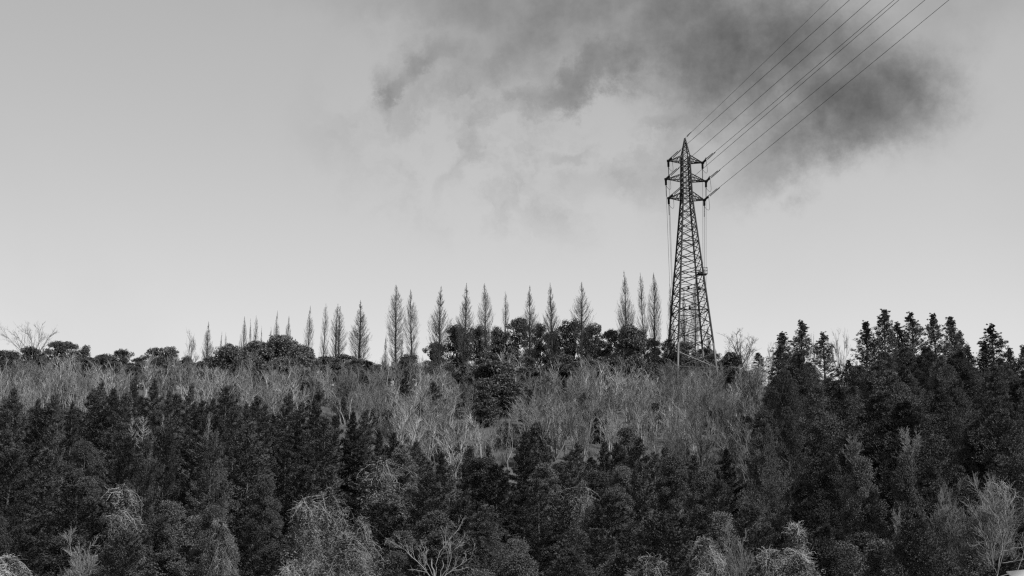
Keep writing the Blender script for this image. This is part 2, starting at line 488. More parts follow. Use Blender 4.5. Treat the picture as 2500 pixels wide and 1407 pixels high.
def vine_tree(H=13.0, R=1.5, boughs=9, strands=260, leafn=7000, drop=(.4, 2.8), depth=3.2):
    """evergreen whose upper boughs carry ragged curtains of dry hanging creeper"""
    g = Geo(); tr = Geo(); lf = Geo()
    z = np.linspace(0, 1, 8)
    tp = np.stack([np.cumsum(rng.normal(0, .07, 8)), np.cumsum(rng.normal(0, .07, 8)), z * H * .975], 1)[None]
    tr.tubes(tp, (.013 * H * (1 - .8 * z))[None], 6, np.array([.5]))
    f = np.clip(1 - depth / H * U(0, 1, boughs), 0, .995); p, _ = along(tp, np.zeros(boughs, int), f)
    a = np.arange(boughs) * 2.39996 + U(-.5, .5, boughs); e = np.radians(U(-5, 45, boughs))
    d = np.stack([np.cos(a) * np.cos(e), np.sin(a) * np.cos(e), np.sin(e)], 1)
    B = curve_pts(p, d, R * U(.35, 1.05, boughs) * (.10 + .9 * np.minimum((1 - f) * H / depth * 1.25, 1)), 6, -.03, .16)
    g.tubes(B, rad(boughs, 6, .018, .008), 4)
    # curtains: bunches of strands hanging from points on the boughs
    nbun = max(10, strands // 14)
    bi = rng.integers(0, boughs, nbun); bp, _ = along(B, bi, U(.15, 1, nbun)); bl = U(drop[0], drop[1], nbun)
    q = rng.integers(0, nbun, strands); K = 9
    st = bp[q] + rng.normal(size=(strands, 3)) * [.22, .22, .10]
    d0 = rng.normal(size=(strands, 3)) * [.9, .9, .35] + [0, 0, -.35]
    P = curve_pts(st, d0, bl[q] * U(.45, 1.1, strands), K, -.30, .26)
    g.tubes(P, rad(strands, K, .012, .006) * U(.5, 1.3, strands)[:, None], 3)
    T = grow(P, 11, 0, 1, (.4, 1.5), (.15, .6), 4, -.12, .32)
    g.tubes(T, rad(len(T), 4, .009, .005), 3)
    # tangled tops
    W = grow(B, 13, .05, 1, (.6, 1.7), (.2, .8), 5, -.02, .42)
    g.tubes(W, rad(len(W), 5, .012, .006), 3)
    W2 = grow(W, 4, .1, 1, (.4, 1.4), (.12, .4), 3, -.05, .4)
    g.tubes(W2, rad(len(W2), 3, .008, .005), 3)
    # the host: ragged boughs of small leaves
    m = leafn; h = H * U(.12, .975, m); zrel = 1 - h / H; a = U(0, 2 * np.pi, m)
    env = R * 1.45 * np.clip(.03 + 2.1 * zrel ** .85, 0, 1.6) * (1 + .34 * np.sin(3 * a + h * 1.7) + .25 * np.sin(5 * a - h * 2.9) + .12 * np.sin(9 * a + h * 5.1))
    r = np.maximum(env, .1) * U(.2, 1, m) ** .5
    c = np.stack([r * np.cos(a), r * np.sin(a), h - .2 * r], 1)
    c[:, :2] += tp[0, -1, :2] * (h / H)[:, None]
    lf.leaves(c, np.stack([np.cos(a), np.sin(a), -.25 + 0 * a], 1) + rng.normal(size=(m, 3)) * .6, U(.10, .20, m), U(.05, .10, m), np.clip(.45 + .3 * np.sin(3 * a + h * 2.1) + rng.normal(0, .22, m), 0, 1))
    return [('trunk', tr.build('trunk'), M['bark']), ('crown', lf.build('crown'), M['ivy']), ('vines', g.build('vines'), M['vine'])]


def snag(H=13.0, nb=46, R=1.5, t0=.80):
    """bleached dead conifer with bare up-curved branches"""
    g = Geo(); tr = Geo()
    z = np.linspace(0, 1, 8)
    tp = np.stack([np.cumsum(rng.normal(0, .03, 8)), np.cumsum(rng.normal(0, .03, 8)), z * H], 1)[None]
    tr.tubes(tp, (.011 * H * (1 - z) + .02)[None], 6, np.array([.5]))
    t = U(t0, .99, nb); p, _ = along(tp, np.zeros(nb, int), t)
    a = U(0, 2 * np.pi, nb); e = np.radians(U(0, 25, nb))
    d = np.stack([np.cos(a) * np.cos(e), np.sin(a) * np.cos(e), np.sin(e)], 1)
    B = curve_pts(p, d, R * (1.02 - t) / (1 - t0) * U(.6, 1.1, nb) + .1, 6, .14, .08)
    g.tubes(B, rad(nb, 6, .026, .010), 4)
    T = grow(B, 3, .3, 1, (.3, .9), (.1, .35), 3, .1, .12)
    g.tubes(T, rad(len(T), 3, .010, .006), 3)
    return [('trunk', tr.build('trunk'), M['dead']), ('branches', g.build('branches'), M['dead'])]


# ------------------------------------------------------------------ object helpers
def tag(o, label, cat, group=None, kind=None):
    o['label'] = label; o['category'] = cat
    if group: o['group'] = group
    if kind: o['kind'] = kind
    return o


def mesh_obj(name, me, material, parent=None):
    if not me.materials:
        me.materials.append(material)
    o = bpy.data.objects.new(name, me); col.objects.link(o)
    if parent is not None:
        o.parent = parent
    return o


def place(name, parts, loc, scale, label, cat, group=None, rot=None, tilt=0.0):
    """one plant: an Empty at its foot with its parts (or one mesh); repeats share mesh data"""
    rot = U(0, 2 * np.pi) if rot is None else rot
    if len(parts) == 1:
        me = parts[0][1]
        o = mesh_obj(name, me, parts[0][2])
    else:
        o = bpy.data.objects.new(name, None); col.objects.link(o)
        o.empty_display_size = .5
        for pn, me, m in parts:
            mesh_obj(pn, me, m, o)
    o.location = loc; o.scale = scale if isinstance(scale, tuple) else (scale,) * 3
    o.rotation_euler = (tilt * math.cos(rot * 3), tilt * math.sin(rot * 3), rot)
    tag(o, label, cat, group)
    return o


def foot(u, Y, sink=.15):
    p = at(u, 900, Y); x = p[0]
    return np.array((x, Y, float(ground(x, Y)) - sink))


def height_to(u, v, Y):
    """plant height so that its tip meets pixel row v"""
    return at(u, v, Y)[2] - foot(u, Y)[2]


ORD = ['first', 'second', 'third', 'fourth', 'fifth', 'sixth', 'seventh', 'eighth', 'ninth', 'tenth', 'eleventh', 'twelfth', 'thirteenth', 'fourteenth', 'fifteenth', 'sixteenth', 'seventeenth', 'eighteenth', 'nineteenth', 'twentieth']
ORD += ['twenty-' + q for q in ORD[:9]] + ['thirtieth'] + ['thirty-' + q for q in ORD[:9]] + ['fortieth'] + ['forty-' + q for q in ORD[:9]]

# ================================================================== the hill
xs = np.unique(np.concatenate([np.linspace(-4000, -160, 14), np.arange(-160, 160.1, 3.0), np.linspace(160, 4000, 14)]))
ys = np.unique(np.concatenate([np.linspace(-4000, 0, 10), np.arange(0, 320, 3.0), np.linspace(320, 700, 14), np.linspace(700, 4000, 10)]))
XX, YY = np.meshgrid(xs, ys)
ZZ = ground(XX, YY)
g = Geo()
nx, ny = len(xs), len(ys)
ii = (np.arange(ny - 1)[:, None] * nx + np.arange(nx - 1)[None]).ravel()
g.add(np.stack([XX, YY, ZZ], -1), np.stack([ii, ii + 1, ii + nx + 1, ii + nx], 1))
hill = mesh_obj('hillside_terrain', g.build('hillside_terrain'), M['ground'])
for p in hill.data.polygons:
    p.use_smooth = True
tag(hill, 'steep hillside ground strewn with dry leaf litter beneath the trees', 'hillside', kind='structure')
del hill['category']

# ================================================================== the pylon
PY = 233.0
TH = math.radians(10.0)
pc = at(1689, 935, PY)
px0, pz0 = pc[0], float(ground(pc[0], PY)) - .3
pyl = bpy.data.objects.new('transmission_pylon', None); col.objects.link(pyl)
pyl.location = (px0, PY, pz0); pyl.rotation_euler = (0, 0, TH)
tag(pyl, 'tall dark steel lattice power pylon with three crossarms rising from the ridge', 'pylon')


def zrow(v):
    return at(1680, v, PY)[2] - pz0


APEX = zrow(338)
HW_V = [381, 486, 935]; HW_W = [.60, .80, 3.5]


def hw(z):
    v_of = [zrow(v) for v in HW_V]
    if z > v_of[0]:
        return .60 * max(0.0, (APEX - z) / (APEX - v_of[0])) + .05
    return float(np.interp(z, v_of[::-1], HW_W[::-1]))


def angle_bar(a, b, w, t=None):
    """L-section steel member between two points"""
    a = np.array(a, float); b = np.array(b, float)
    T = b - a; T /= np.linalg.norm(T)
    r = np.array([0, 0, 1.]) if abs(T[2]) < .9 else np.array([1., 0, 0])
    A = np.cross(T, r); A /= np.linalg.norm(A); B = np.cross(T, A)
    t = t or w * .25
    sec = np.array([(0, 0), (w, 0), (w, t), (t, t), (t, w), (0, w)]) - w * .35
    V = np.concatenate([p + sec[:, :1] * A + sec[:, 1:] * B for p in (a, b)])
    F = [[i, (i + 1) % 6, 6 + (i + 1) % 6, 6 + i] for i in range(6)]
    g = Geo(); g.add(V, np.array(F))
    for o in (0, 6):
        g.add(V[[o, o + 1, o + 2, o + 3]], np.array([[0, 1, 2, 3]])); g.add(V[[o, o + 3, o + 4, o + 5]], np.array([[0, 1, 2, 3]]))
    return g


def member(name, a, b, w, m='steel', parent=None):
    return mesh_obj(name, angle_bar(a, b, w).build(name), M[m], pyl if parent is None else parent)


def corner(k, z):
    h = hw(z); sx, sy = ((-1, -1), (1, -1), (1, 1), (-1, 1))[k]
    return np.array((sx * h, sy * h, z))


levels = [935, 905, 868, 828, 795, 763, 737, 713, 692, 671, 652, 633, 613, 593, 575, 557, 539, 521, 504, 488, 476, 463, 450, 437, 424, 410, 397, 382]
LZ = [0.0] + [zrow(v) for v in levels[1:]]
PALE_TOP = zrow(845)
for k in range(4):
    # corner legs: paler steel tone at the foot, dark steel tone on the shaft, waist to peak
    for i, (za, zb, w, m) in enumerate(((0.0, PALE_TOP, .34, 'pale_steel'), (PALE_TOP, zrow(660), .32, 'steel'), (zrow(660), zrow(486), .28, 'steel'), (zrow(486), zrow(381), .24, 'steel'), (zrow(381), APEX, .17, 'steel'))):
        member('leg', corner(k, za), corner(k, zb), w, m)
for i in range(len(LZ) - 1):
    za, zb = LZ[i], LZ[i + 1]
    m = 'pale_steel' if zb <= PALE_TOP + .1 else 'steel'
    wb = .105 if i < 8 else .10
    for k in range(4):
        k2 = (k + 1) % 4
        if i == 0:
            continue
        member('cross_brace', corner(k, za), corner(k2, zb), wb, m)
        member('cross_brace', corner(k2, za), corner(k, zb), wb, m)
        if i % 2 == 1 or i > 18:
            member('horizontal_strut', corner(k, za), corner(k2, za), wb * (1.2 if i % 4 == 1 else .85), m)
        if i < 8 and i > 1:      # secondary bracing near the foot
            mid = (corner(k, (za + zb) / 2) + corner(k2, (za + zb) / 2)) / 2
            member('secondary_brace', corner(k, (za + zb) / 2), mid, .055, m)
            member('secondary_brace', corner(k2, (za + zb) / 2), mid, .055, m)
for k in range(4):               # foot panel: struts rising to the middle of the first frame
    k2 = (k + 1) % 4
    mid = (corner(k, LZ[1]) + corner(k2, LZ[1])) / 2
    member('foot_brace', corner(k, .4), mid, .085, 'pale_steel'); member('foot_brace', corner(k2, .4), mid, .085, 'pale_steel')
# peak lattice
pk = [zrow(v) for v in (381, 371, 362, 354, 347)]
for i in range(4):
    for k in range(4):
        k2 = (k + 1) % 4
        member('peak_brace', corner(k, pk[i]), corner(k2, pk[i + 1]), .085)
        member('peak_strut', corner(k, pk[i + 1]), corner(k2, pk[i + 1]), .085)
pkp = Geo(); zc = zrow(349)
s = hw(zc) + .05
pkp.add(np.array([(x, y, z) for z in (zc - .22, zc + .22) for x, y in ((-s, -s), (s, -s), (s, s), (-s, s))]), np.array([[0, 1, 5, 4], [1, 2, 6, 5], [2, 3, 7, 6], [3, 0, 4, 7], [3, 2, 1, 0], [4, 5, 6, 7]]))
mesh_obj('peak_plate', pkp.build('peak_plate'), M['steel'], pyl)


def disc_string(n, r, gap, core=.03):
    """insulator: stacked bell discs along +X"""
    xs_, rs = [], []
    for i in range(n):
        x = i * gap
        xs_ += [x, x + gap * .15, x + gap * .45, x + gap * .6]; rs += [core, r, r * .8, core]
    xs_.append(n * gap); rs.append(core)
    P = np.zeros((1, len(xs_), 3)); P[0, :, 0] = np.array(xs_) + np.arange(len(xs_)) * 1e-4
    g = Geo(); g.tubes(P, np.array(rs)[None], 8, np.array([.5]))
    return g.build('insulator_string')


ins_me = disc_string(9, .20, .16, .06)
ins_long = disc_string(12, .085, .30, .035)


def orient(o, a, b):
    d = np.array(b) - np.array(a)
    o.location = a
    o.rotation_euler = (0, -math.atan2(d[2], math.hypot(d[0], d[1])), math.atan2(d[1], d[0]))


MW = Matrix.Translation((px0, PY, pz0)) @ Matrix.Rotation(TH, 4, 'Z')
MI = MW.inverted()


def loc(p):
    from mathutils import Vector
    return np.array(MI @ Vector(p))


def wpt(p):
    from mathutils import Vector
    return np.array(MW @ Vector(p))


def tube_path(name, P, r, material, parent=None, S=5):
    g = Geo(); P = np.asarray(P, float)[None]
    g.tubes(P, np.full((1, P.shape[1]), r), S, np.array([.5]))
    return mesh_obj(name, g.build(name), M[material], parent)


def cat(a, b, sag, n=40):
    t = np.linspace(0, 1, n)[:, None]
    P = np.array(a) * (1 - t) + np.array(b) * t
    P[:, 2] -= 4 * sag * (t * (1 - t))[:, 0]
    return P


ARMS = [('top', 397, 381, 88 / 2), ('middle', 442, 426, 103 / 2), ('bottom', 488, 470, 91 / 2)]
PXM = FPX / PY * .985
TOPX = {('left', 'top'): 2057, ('left', 'middle'): 2108, ('left', 'bottom'): 2177, ('right', 'top'): 2165, ('right', 'middle'): 2240, ('right', 'bottom'): 2298}
WIRE_Y = 172.0
AWAY = np.array(at(1690, 1400, 640.0))
for name, vb, vt, half in ARMS:
    zb, zt = zrow(vb), zrow(vt)
    for side, sgn in (('left', -1), ('right', 1)):
        arm = bpy.data.objects.new('crossarm', None); col.objects.link(arm); arm.parent = pyl
        arm['label'] = f'{name} crossarm on the {side} side, tapering lattice'
        L_ = half / PXM / math.cos(TH)
        tip = np.array((sgn * L_, 0, zb + .12))
        h0, h1 = hw(zb), hw(zt)
        bot = [np.array((sgn * h0, s2 * h0, zb)) for s2 in (-1, 1)]
        top = [np.array((sgn * h1, s2 * h1, zt)) for s2 in (-1, 1)]
        for p in bot:
            member('bottom_chord', p, tip, .15, parent=arm)
        for p in top:
            member('top_chord', p, tip, .12, parent=arm)
        ns = 4
        for i in range(ns):
            f0, f1 = i / ns, (i + 1) / ns
            for j in (0, 1):
                b0, b1 = bot[j] * (1 - f0) + tip * f0, bot[j] * (1 - f1) + tip * f1
                t0, t1 = top[j] * (1 - f0) + tip * f0, top[j] * (1 - f1) + tip * f1
                if i < ns - 1:
                    member('arm_post', b1, t1, .07, parent=arm)
                    member('arm_brace', b1, t0, .07, parent=arm)
            a0, a1 = bot[0] * (1 - f0) + tip * f0, bot[1] * (1 - f1) + tip * f1
            if i < ns - 1:
                member('floor_brace', a0, a1, .07, parent=arm)
                member('floor_brace', bot[0] * (1 - f1) + tip * f1, a1, .07, parent=arm)
        # tip plate
        g = Geo(); c = tip
        g.add(np.array([(c[0] + x * .25, c[1] + y * .18, c[2] + z * .16) for z in (-1, 1) for x, y in ((-1, -1), (1, -1), (1, 1), (-1, 1))]), np.array([[0, 1, 5, 4], [1, 2, 6, 5], [2, 3, 7, 6], [3, 0, 4, 7], [3, 2, 1, 0], [4, 5, 6, 7]]))
        mesh_obj('tip_plate', g.build('tip_plate'), M['steel'], arm)
        # strain insulators: towards the valley (camera side) and down the far slope
        W0 = wpt(tip)
        Wn = at(TOPX[(side, name)], 0, WIRE_Y)
        dn = (Wn - W0) / np.linalg.norm(Wn - W0)
        sidev = np.cross(dn, [0, 0, 1.]); sidev /= np.linalg.norm(sidev)
        e1 = W0 + dn * 1.5; e2 = W0 + dn * 5.6
        o = mesh_obj('insulator_string', ins_me, M['porcelain'], pyl); orient(o, loc(W0), loc(e1))
        for s2 in (-1, 1):
            o = mesh_obj('insulator_string', ins_long, M['porcelain'], pyl); orient(o, loc(e1 + sidev * s2 * .28 + np.array((0, 0, -.1 * s2))), loc(e2 + sidev * s2 * .22 + np.array((0, 0, -.1 * s2))))
        far = W0 + (Wn - W0) * 4.2
        tag(tube_path('power_line', cat(e2 - dn * .6, far, 1.2), .032, 'wire'), f'thin black power line from {side} end of {name} crossarm rising to top right', 'power line', 'power lines crossing the cloud at top right')
        # far side
        Wa = AWAY + np.array((tip[0] * 1.3, 0, (zb - zrow(442)) * 1.0))
        da = (Wa - W0); da[2] -= 60; da /= np.linalg.norm(da)
        q1 = W0 + np.array((0, .25, -.15)); q2 = q1 + da * 1.6; q3 = q2 + da * 3.4
        o = mesh_obj('insulator_string', ins_me, M['porcelain'], pyl); orient(o, loc(q1), loc(q2))
        o = mesh_obj('insulator_string', ins_long, M['porcelain'], pyl); orient(o, loc(q2), loc(q3))
        tag(tube_path('power_line', cat(q2, Wa, 15), .028, 'wire'), f'faint power line dropping behind pylon from {side} end of {name} crossarm', 'power line', 'power lines descending behind the pylon')
        # jumper loop under the arm
        t = np.linspace(0, 1, 14)[:, None]; a_, b_ = W0 + dn * 1.5, q2
        J = a_ * (1 - t) + b_ * t; J[:, 2] -= 4.2 * (t * (1 - t))[:, 0] * 1.35
        J[:, 0] += .45 * np.sin(np.pi * t[:, 0])
        tube_path('jumper_cable', [loc(p) for p in J], .03, 'wire', pyl)
        if side == 'right' and name != 'bottom':
            tube_path('arcing_horn', [loc(W0 + np.array((.25, 0, .35))), loc(W0 + np.array((.5, 0, .75))), loc(W0 + np.array((.62, 0, .95)))], .06, 'porcelain', pyl)
# earth wire from the peak
W0 = wpt((0, 0, APEX)); Wn = at(2012, 0, WIRE_Y)
dn = (Wn - W0) / np.linalg.norm(Wn - W0)
tag(tube_path('earth_wire', cat(W0, W0 + (Wn - W0) * 4.2, .8), .024, 'wire'), 'thin earth wire from the very peak of the pylon rising to top right', 'power line', 'power lines crossing the cloud at top right')
for s2 in (-1, 1):
    o = mesh_obj('clamp_rod', ins_long, M['porcelain'], pyl); orient(o, loc(W0 + dn * 1.2 + np.array((0, 0, .12 * s2))), loc(W0 + dn * 4)); o.scale = (.75, .6, .6)
o = None
# work platform with railing on the right side
plat = bpy.data.objects.new('work_platform', None); col.objects.link(plat); plat.parent = pyl
zp = zrow(674); hx = hw(zp)
g = Geo(); x0, x1, y0, y1 = hx - 1.0, hx + .62, -hx - .2, -hx + 1.1
g.add(np.array([(x, y, z) for z in (zp - .1, zp + .06) for x, y in ((x0, y0), (x1, y0), (x1, y1), (x0, y1))]), np.array([[0, 1, 5, 4], [1, 2, 6, 5], [2, 3, 7, 6], [3, 0, 4, 7], [3, 2, 1, 0], [4, 5, 6, 7]]))
mesh_obj('deck', g.build('deck'), M['steel'], plat)
for (x, y) in ((x0, y0), (x0 + .75, y0), (x1 - .75, y0), (x1, y0), (x1, y1), (x1 - .75, y1)):
    member('rail_post', (x, y, zp), (x, y, zp + 1.05), .06, parent=plat)
for zz in (.55, 1.05):
    member('rail', (x0, y0, zp + zz), (x1, y0, zp + zz), .06, parent=plat); member('rail', (x1, y0, zp + zz), (x1, y1, zp + zz), .06, parent=plat)
for (fx, v) in ((-.35, 710), (.5, 710), (-.3, 760)):      # step boxes seen as dark blobs on the struts
    z = zrow(v); g = Geo(); x = fx * hw(z); y = -hw(z)
    g.add(np.array([(x + a * .16, y + b * .15, z + c * .3) for c in (-1, 1) for a, b in ((-1, -1), (1, -1), (1, 1), (-1, 1))]), np.array([[0, 1, 5, 4], [1, 2, 6, 5], [2, 3, 7, 6], [3, 0, 4, 7], [3, 2, 1, 0], [4, 5, 6, 7]]))
    mesh_obj('bolted_box', g.build('bolted_box'), M['steel'], pyl)

# ================================================================== row of bare spire trees
SP = [spire_tree(16, 1.75, 360, .8), spire_tree(16, 1.75, 400, .95), spire_tree(16, 1.75, 270, .75), spire_tree(16, 1.75, 420, 1.05), spire_tree(16, 1.7, 440, .85, True), spire_tree(16, 1.75, 310, .85)]
# u of the tip, row of the tip, half width in px, depth, variant, label
SPIRES = [
    (503, 785, 16, 244, 3, 'short bare spire tree at the far left end of the row, standing clear'),
    (534, 808, 8, 268, 1, 'small faint bare spire tree just left of the leafy dome'),
    (553, 810, 7, 272, 2, 'tiny faint bare spire tree above the left shoulder of the leafy dome'),
    (590, 772, 12, 262, 0, 'bare spire tree behind the left shoulder of the leafy dome'),
    (611, 778, 8, 268, 1, 'thin bare spire tree in the tight cluster behind the leafy dome, left one'),
    (625, 770, 12, 262, 2, 'tallest bare spire tree of the tight cluster behind the leafy dome'),
    (637, 795, 9, 270, 3, 'short bare spire tree at the right of the cluster behind the leafy dome'),
    (669, 758, 11, 258, 5, 'slender bare spire tree rising over the top of the leafy dome'),
    (656, 798, 8, 270, 2, 'small bare spire tree left of the slender one above the leafy dome'),
    (696, 770, 11, 262, 0, 'bare spire tree above the right half of the leafy dome'),
    (706, 802, 8, 270, 1, 'small bare spire tree at the right edge of the leafy dome top'),
    (750, 745, 13, 250, 5, 'narrow bare spire tree standing just right of the leafy dome'),
    (787, 740, 13, 248, 2, 'narrow bare spire tree between the leafy dome and the twin trunked tree'),
    (822, 742, 22, 243, 4, 'bare spire tree with two parallel trunks'),
    (878, 733, 28, 243, 3, 'broad bare spire tree right of the twin trunked one'),
    (967, 697, 26, 236, 0, 'tall bare spire tree with thick dark trunk, left of a close pair'),
    (1006, 705, 22, 236, 5, 'bare spire tree with pale lower trunk, right of a close pair'),
    (940, 815, 10, 262, 1, 'small bare spire tree at the left foot of the thick trunked one'),
    (976, 822, 9, 262, 2, 'small bare spire tree between the feet of the close pair'),
    (1070, 697, 27, 238, 1, 'bare spire tree at the left end of the evergreen clump on the ridge'),
    (1131, 690, 28, 238, 3, 'broad bare spire tree second from left above the evergreen clump'),
    (1189, 692, 22, 239, 0, 'bare spire tree third from left above the evergreen clump'),
    (1235, 710, 15, 242, 2, 'lower thin bare spire tree fourth above the evergreen clump'),
    (1292, 695, 24, 239, 1, 'bare spire tree fifth from left above the evergreen clump'),
    (1351, 690, 25, 239, 3, 'bare spire tree left of the last one over the evergreen clump'),
    (1419, 690, 29, 238, 5, 'broadest bare spire tree at the right of the evergreen clump'),
    (1535, 660, 24, 234, 1, 'tallest bare spire tree, left of the three beside the pylon'),
    (1576, 665, 17, 236, 2, 'narrow bare spire tree, middle of the three beside the pylon'),
    (1600, 665, 20, 236, 0, 'bare spire tree, right of the three beside the pylon'),
    (1638, 692, 12, 246, 2, 'faint bare spire tree half hidden by the left leg of the pylon'),
    (1671, 705, 15, 246, 1, 'bare spire tree seen through the left half of the pylon'),
    (1696, 682, 16, 244, 0, 'bare spire tree seen through the right half of the pylon'),
    (1735, 790, 12, 262, 3, 'faint bare spire tree just right of the pylon legs'),
]
for u, v, hwp, Y, k, lab in SPIRES:
    f = foot(u, Y); H = height_to(u, v, Y)
    sxy = hwp / (FPX / Y) / 1.75 * 1.24
    place('spire_tree', SP[k], f, (sxy, sxy, H / 16), lab, 'tree', 'row of bare spire trees along the ridge', tilt=.02, rot=(None if k != 4 else 0.1))

# ================================================================== evergreen broadleaf trees on the ridge
EV = [broadleaf(8, 3.0, 19, 8, 85, crown0=.22, L=.19, W=.12, r_cl=(.35, .75)), broadleaf(8, 3.0, 20, 8, 85, crown0=.16, L=.19, W=.12, r_cl=(.35, .75)), broadleaf(8, 2.9, 16, 8, 85, crown0=.3, L=.19, W=.12, r_cl=(.35, .7)), broadleaf(8, 2.8, 16, 8, 85, crown0=.34, L=.19, W=.12, r_cl=(.35, .7)), broadleaf(8, 3.1, 21, 8, 80, crown0=.12, L=.19, W=.12, r_cl=(.35, .75))]
DM = [broadleaf(6.5, 3.6, 30, 11, 85, crown0=.02, r_cl=(.42, .7), L=.22, W=.14, material='dome'), broadleaf(6.5, 3.5, 32, 10, 85, crown0=.04, r_cl=(.4, .65), L=.22, W=.14, material='dome')]
DT = [broadleaf(7, 3.0, 26, 11, 75, crown0=.02, r_cl=(.42, .75), L=.22, W=.14), broadleaf(7, 3.0, 24, 11, 75, crown0=.04, r_cl=(.4, .7), L=.22, W=.14)]
EVERS = [  # u, top row, width px, depth, label
    (20, 858, 80, 238, 'dark evergreen at the left picture edge on the ridge'), (75, 850, 95, 240, 'evergreen under the wide bare tree near the left edge'),
    (135, 835, 70, 238, 'dark evergreen with pointed top just right of the wide bare tree'), (168, 838, 75, 239, 'round dark evergreen beside the pointed one at far left'),
    (207, 846, 42, 240, 'small dark evergreen tuft standing alone on left ridge'), (255, 866, 70, 238, 'low ragged evergreen on the left ridge with sky holes'),
    (295, 855, 65, 240, 'open evergreen on the left ridge, sky showing through its base'), (335, 875, 50, 240, 'low small evergreen left of the two round ones on left ridge'),
    (372, 852, 70, 239, 'left one of two round evergreens on left ridge'), (412, 850, 75, 238, 'right one of two round evergreens on left ridge'),
    (455, 872, 45, 241, 'small evergreen below the little bare tree on left ridge'), (515, 872, 70, 242, 'low evergreen at the foot of the leftmost spire tree'),
    (800, 872, 80, 240, 'low evergreen at the feet of the narrow spire trees'), (845, 868, 85, 239, 'dark evergreen at the foot of the twin trunked tree'),
    (895, 882, 60, 240, 'low evergreen at the foot of the broad spire tree'), (945, 895, 50, 242, 'low evergreen behind the thick trunked spire tree'), (985, 880, 62, 241, 'round evergreen between the close pair of spire trees'),
    (1030, 895, 50, 241, 'low evergreen right of the close pair of spire trees'),
    (1062, 838, 70, 240, 'leftmost evergreen of the ridge clump, open and ragged'), (1112, 797, 78, 241, 'evergreen with high round head second in the ridge clump'),
    (1166, 800, 84, 240, 'dark evergreen in the ridge clump between two spire trunks'), (1212, 803, 56, 242, 'small headed evergreen in the middle of the ridge clump'),
    (1264, 780, 84, 241, 'highest evergreen of the ridge clump with peaked head'), (1320, 793, 66, 242, 'open evergreen with small tufts in the ridge clump'),
    (1352, 812, 60, 243, 'small evergreen behind the sixth spire trunk in ridge clump'), (1398, 784, 92, 241, 'big round evergreen behind the broadest spire tree'),
    (1445, 795, 80, 240, 'evergreen on the right shoulder of the ridge clump'), (1490, 808, 70, 242, 'dark evergreen in the dip left of the tallest spire tree'),
    (1595, 830, 70, 240, 'low evergreen behind the three spire trees beside the pylon'), (1632, 832, 50, 243, 'low evergreen at the left leg of the pylon'),
    (1672, 836, 66, 242, 'dark evergreen seen between the pylon legs'), (1722, 850, 60, 243, 'evergreen at the right leg of the pylon'),
    (1765, 882, 55, 241, 'low evergreen just right of the pylon foot'),
]
for i, (u, v, w, Y, lab) in enumerate(EVERS):
    f = foot(u, Y); H = height_to(u, v, Y); s = w / (FPX / Y) / 5.4 * 1.1
    place('evergreen_tree', EV[i % 5], f, (s, s, H / 8), lab, 'tree', 'evergreen trees along the ridge')
fill_u = [5, 28, 50, 72, 98, 122, 150, 180, 212, 236, 262, 288, 315, 340, 365, 392, 420, 445, 490, 820, 870, 920, 1000, 1045, 1090, 1140, 1190, 1240, 1290, 1340, 1375, 1425, 1470, 1515, 1560, 1615, 1650, 1700, 1745, 1790]
for i, u in enumerate(fill_u):
    Y = U(233, 238); f = foot(u, Y); H = U(2.6, 6.0) if u < 1040 or u > 1560 else U(3.5, 6.0); s = U(.6, 1.0)
    place('low_evergreen', (EV[(i * 2 + 1) % 5] if i % 3 else DT[i % 2]), f, (s, s, H / (8 if i % 3 else 7)), f'{ORD[i]} from left of the low evergreens filling in under the ridge trees', 'tree', 'low evergreens under the ridge trees')
DOMES = [(560, 848, 110, 231, 'leafy evergreen forming the left shoulder of the big dome'), (622, 836, 120, 233, 'leafy evergreen forming the left top of the big dome'),
         (685, 826, 120, 233, 'leafy evergreen forming the peak of the big dome'), (738, 846, 90, 231, 'leafy evergreen forming the right shoulder of the big dome'),
         (610, 872, 120, 226, 'leafy evergreen low at the front left of the big dome'), (690, 876, 130, 225, 'leafy evergreen bulging at the front right of the big dome'), (735, 900, 80, 222, 'leafy evergreen hanging lowest at right front of the big dome'),
         (1540, 798, 110, 228, 'dense rounded evergreen in front of the tallest spire tree')]
for i, (u, v, w, Y, lab) in enumerate(DOMES):
    f = foot(u, Y); H = height_to(u, v, Y); s = w / (FPX / Y) / 6.4 * 1.05
    place('domed_evergreen', DM[i % 2] if i < 7 else DT[0], f, (s, s, H / (6.5 if i < 7 else 7)), lab, 'tree', 'domed evergreens')

# bare spreading trees on the skyline
BT = [bare_tree(8, 'twig_dark', (.65, 1.0), 11, .25, .05), bare_tree(8, 'twig_dark', (.3, .6), 9, .2, .16, .8), bare_tree(8, 'twig_dark', (.35, .75), 8, .3, .12, .9)]
for (u, v, w, Y, k, lab) in [(459, 824, 52, 240, 1, 'small bare tree left of the leftmost spire tree'),
                             (1818, 832, 140, 238, 2, 'bare round crowned tree on skyline between pylon and cedars'), (1885, 850, 40, 240, 1, 'thin bare saplings on skyline left of the cedars'),
                             (1760, 868, 70, 242, 0, 'faint low bare tree right of the pylon foot'), (2052, 826, 75, 214, 1, 'bare tree between the cedars on the right'), (2082, 900, 60, 210, 2, 'small bare tree in the gap between the two cedar groups'), (1985, 838, 50, 216, 1, 'bare tree behind the gap of the left cedar group')]:
    f = foot(u, Y); H = height_to(u, v, Y); s = w / (FPX / Y) / 7.0
    place('bare_tree', BT[k], f, (s, s, H / 8), lab, 'tree', 'bare trees on the skyline')

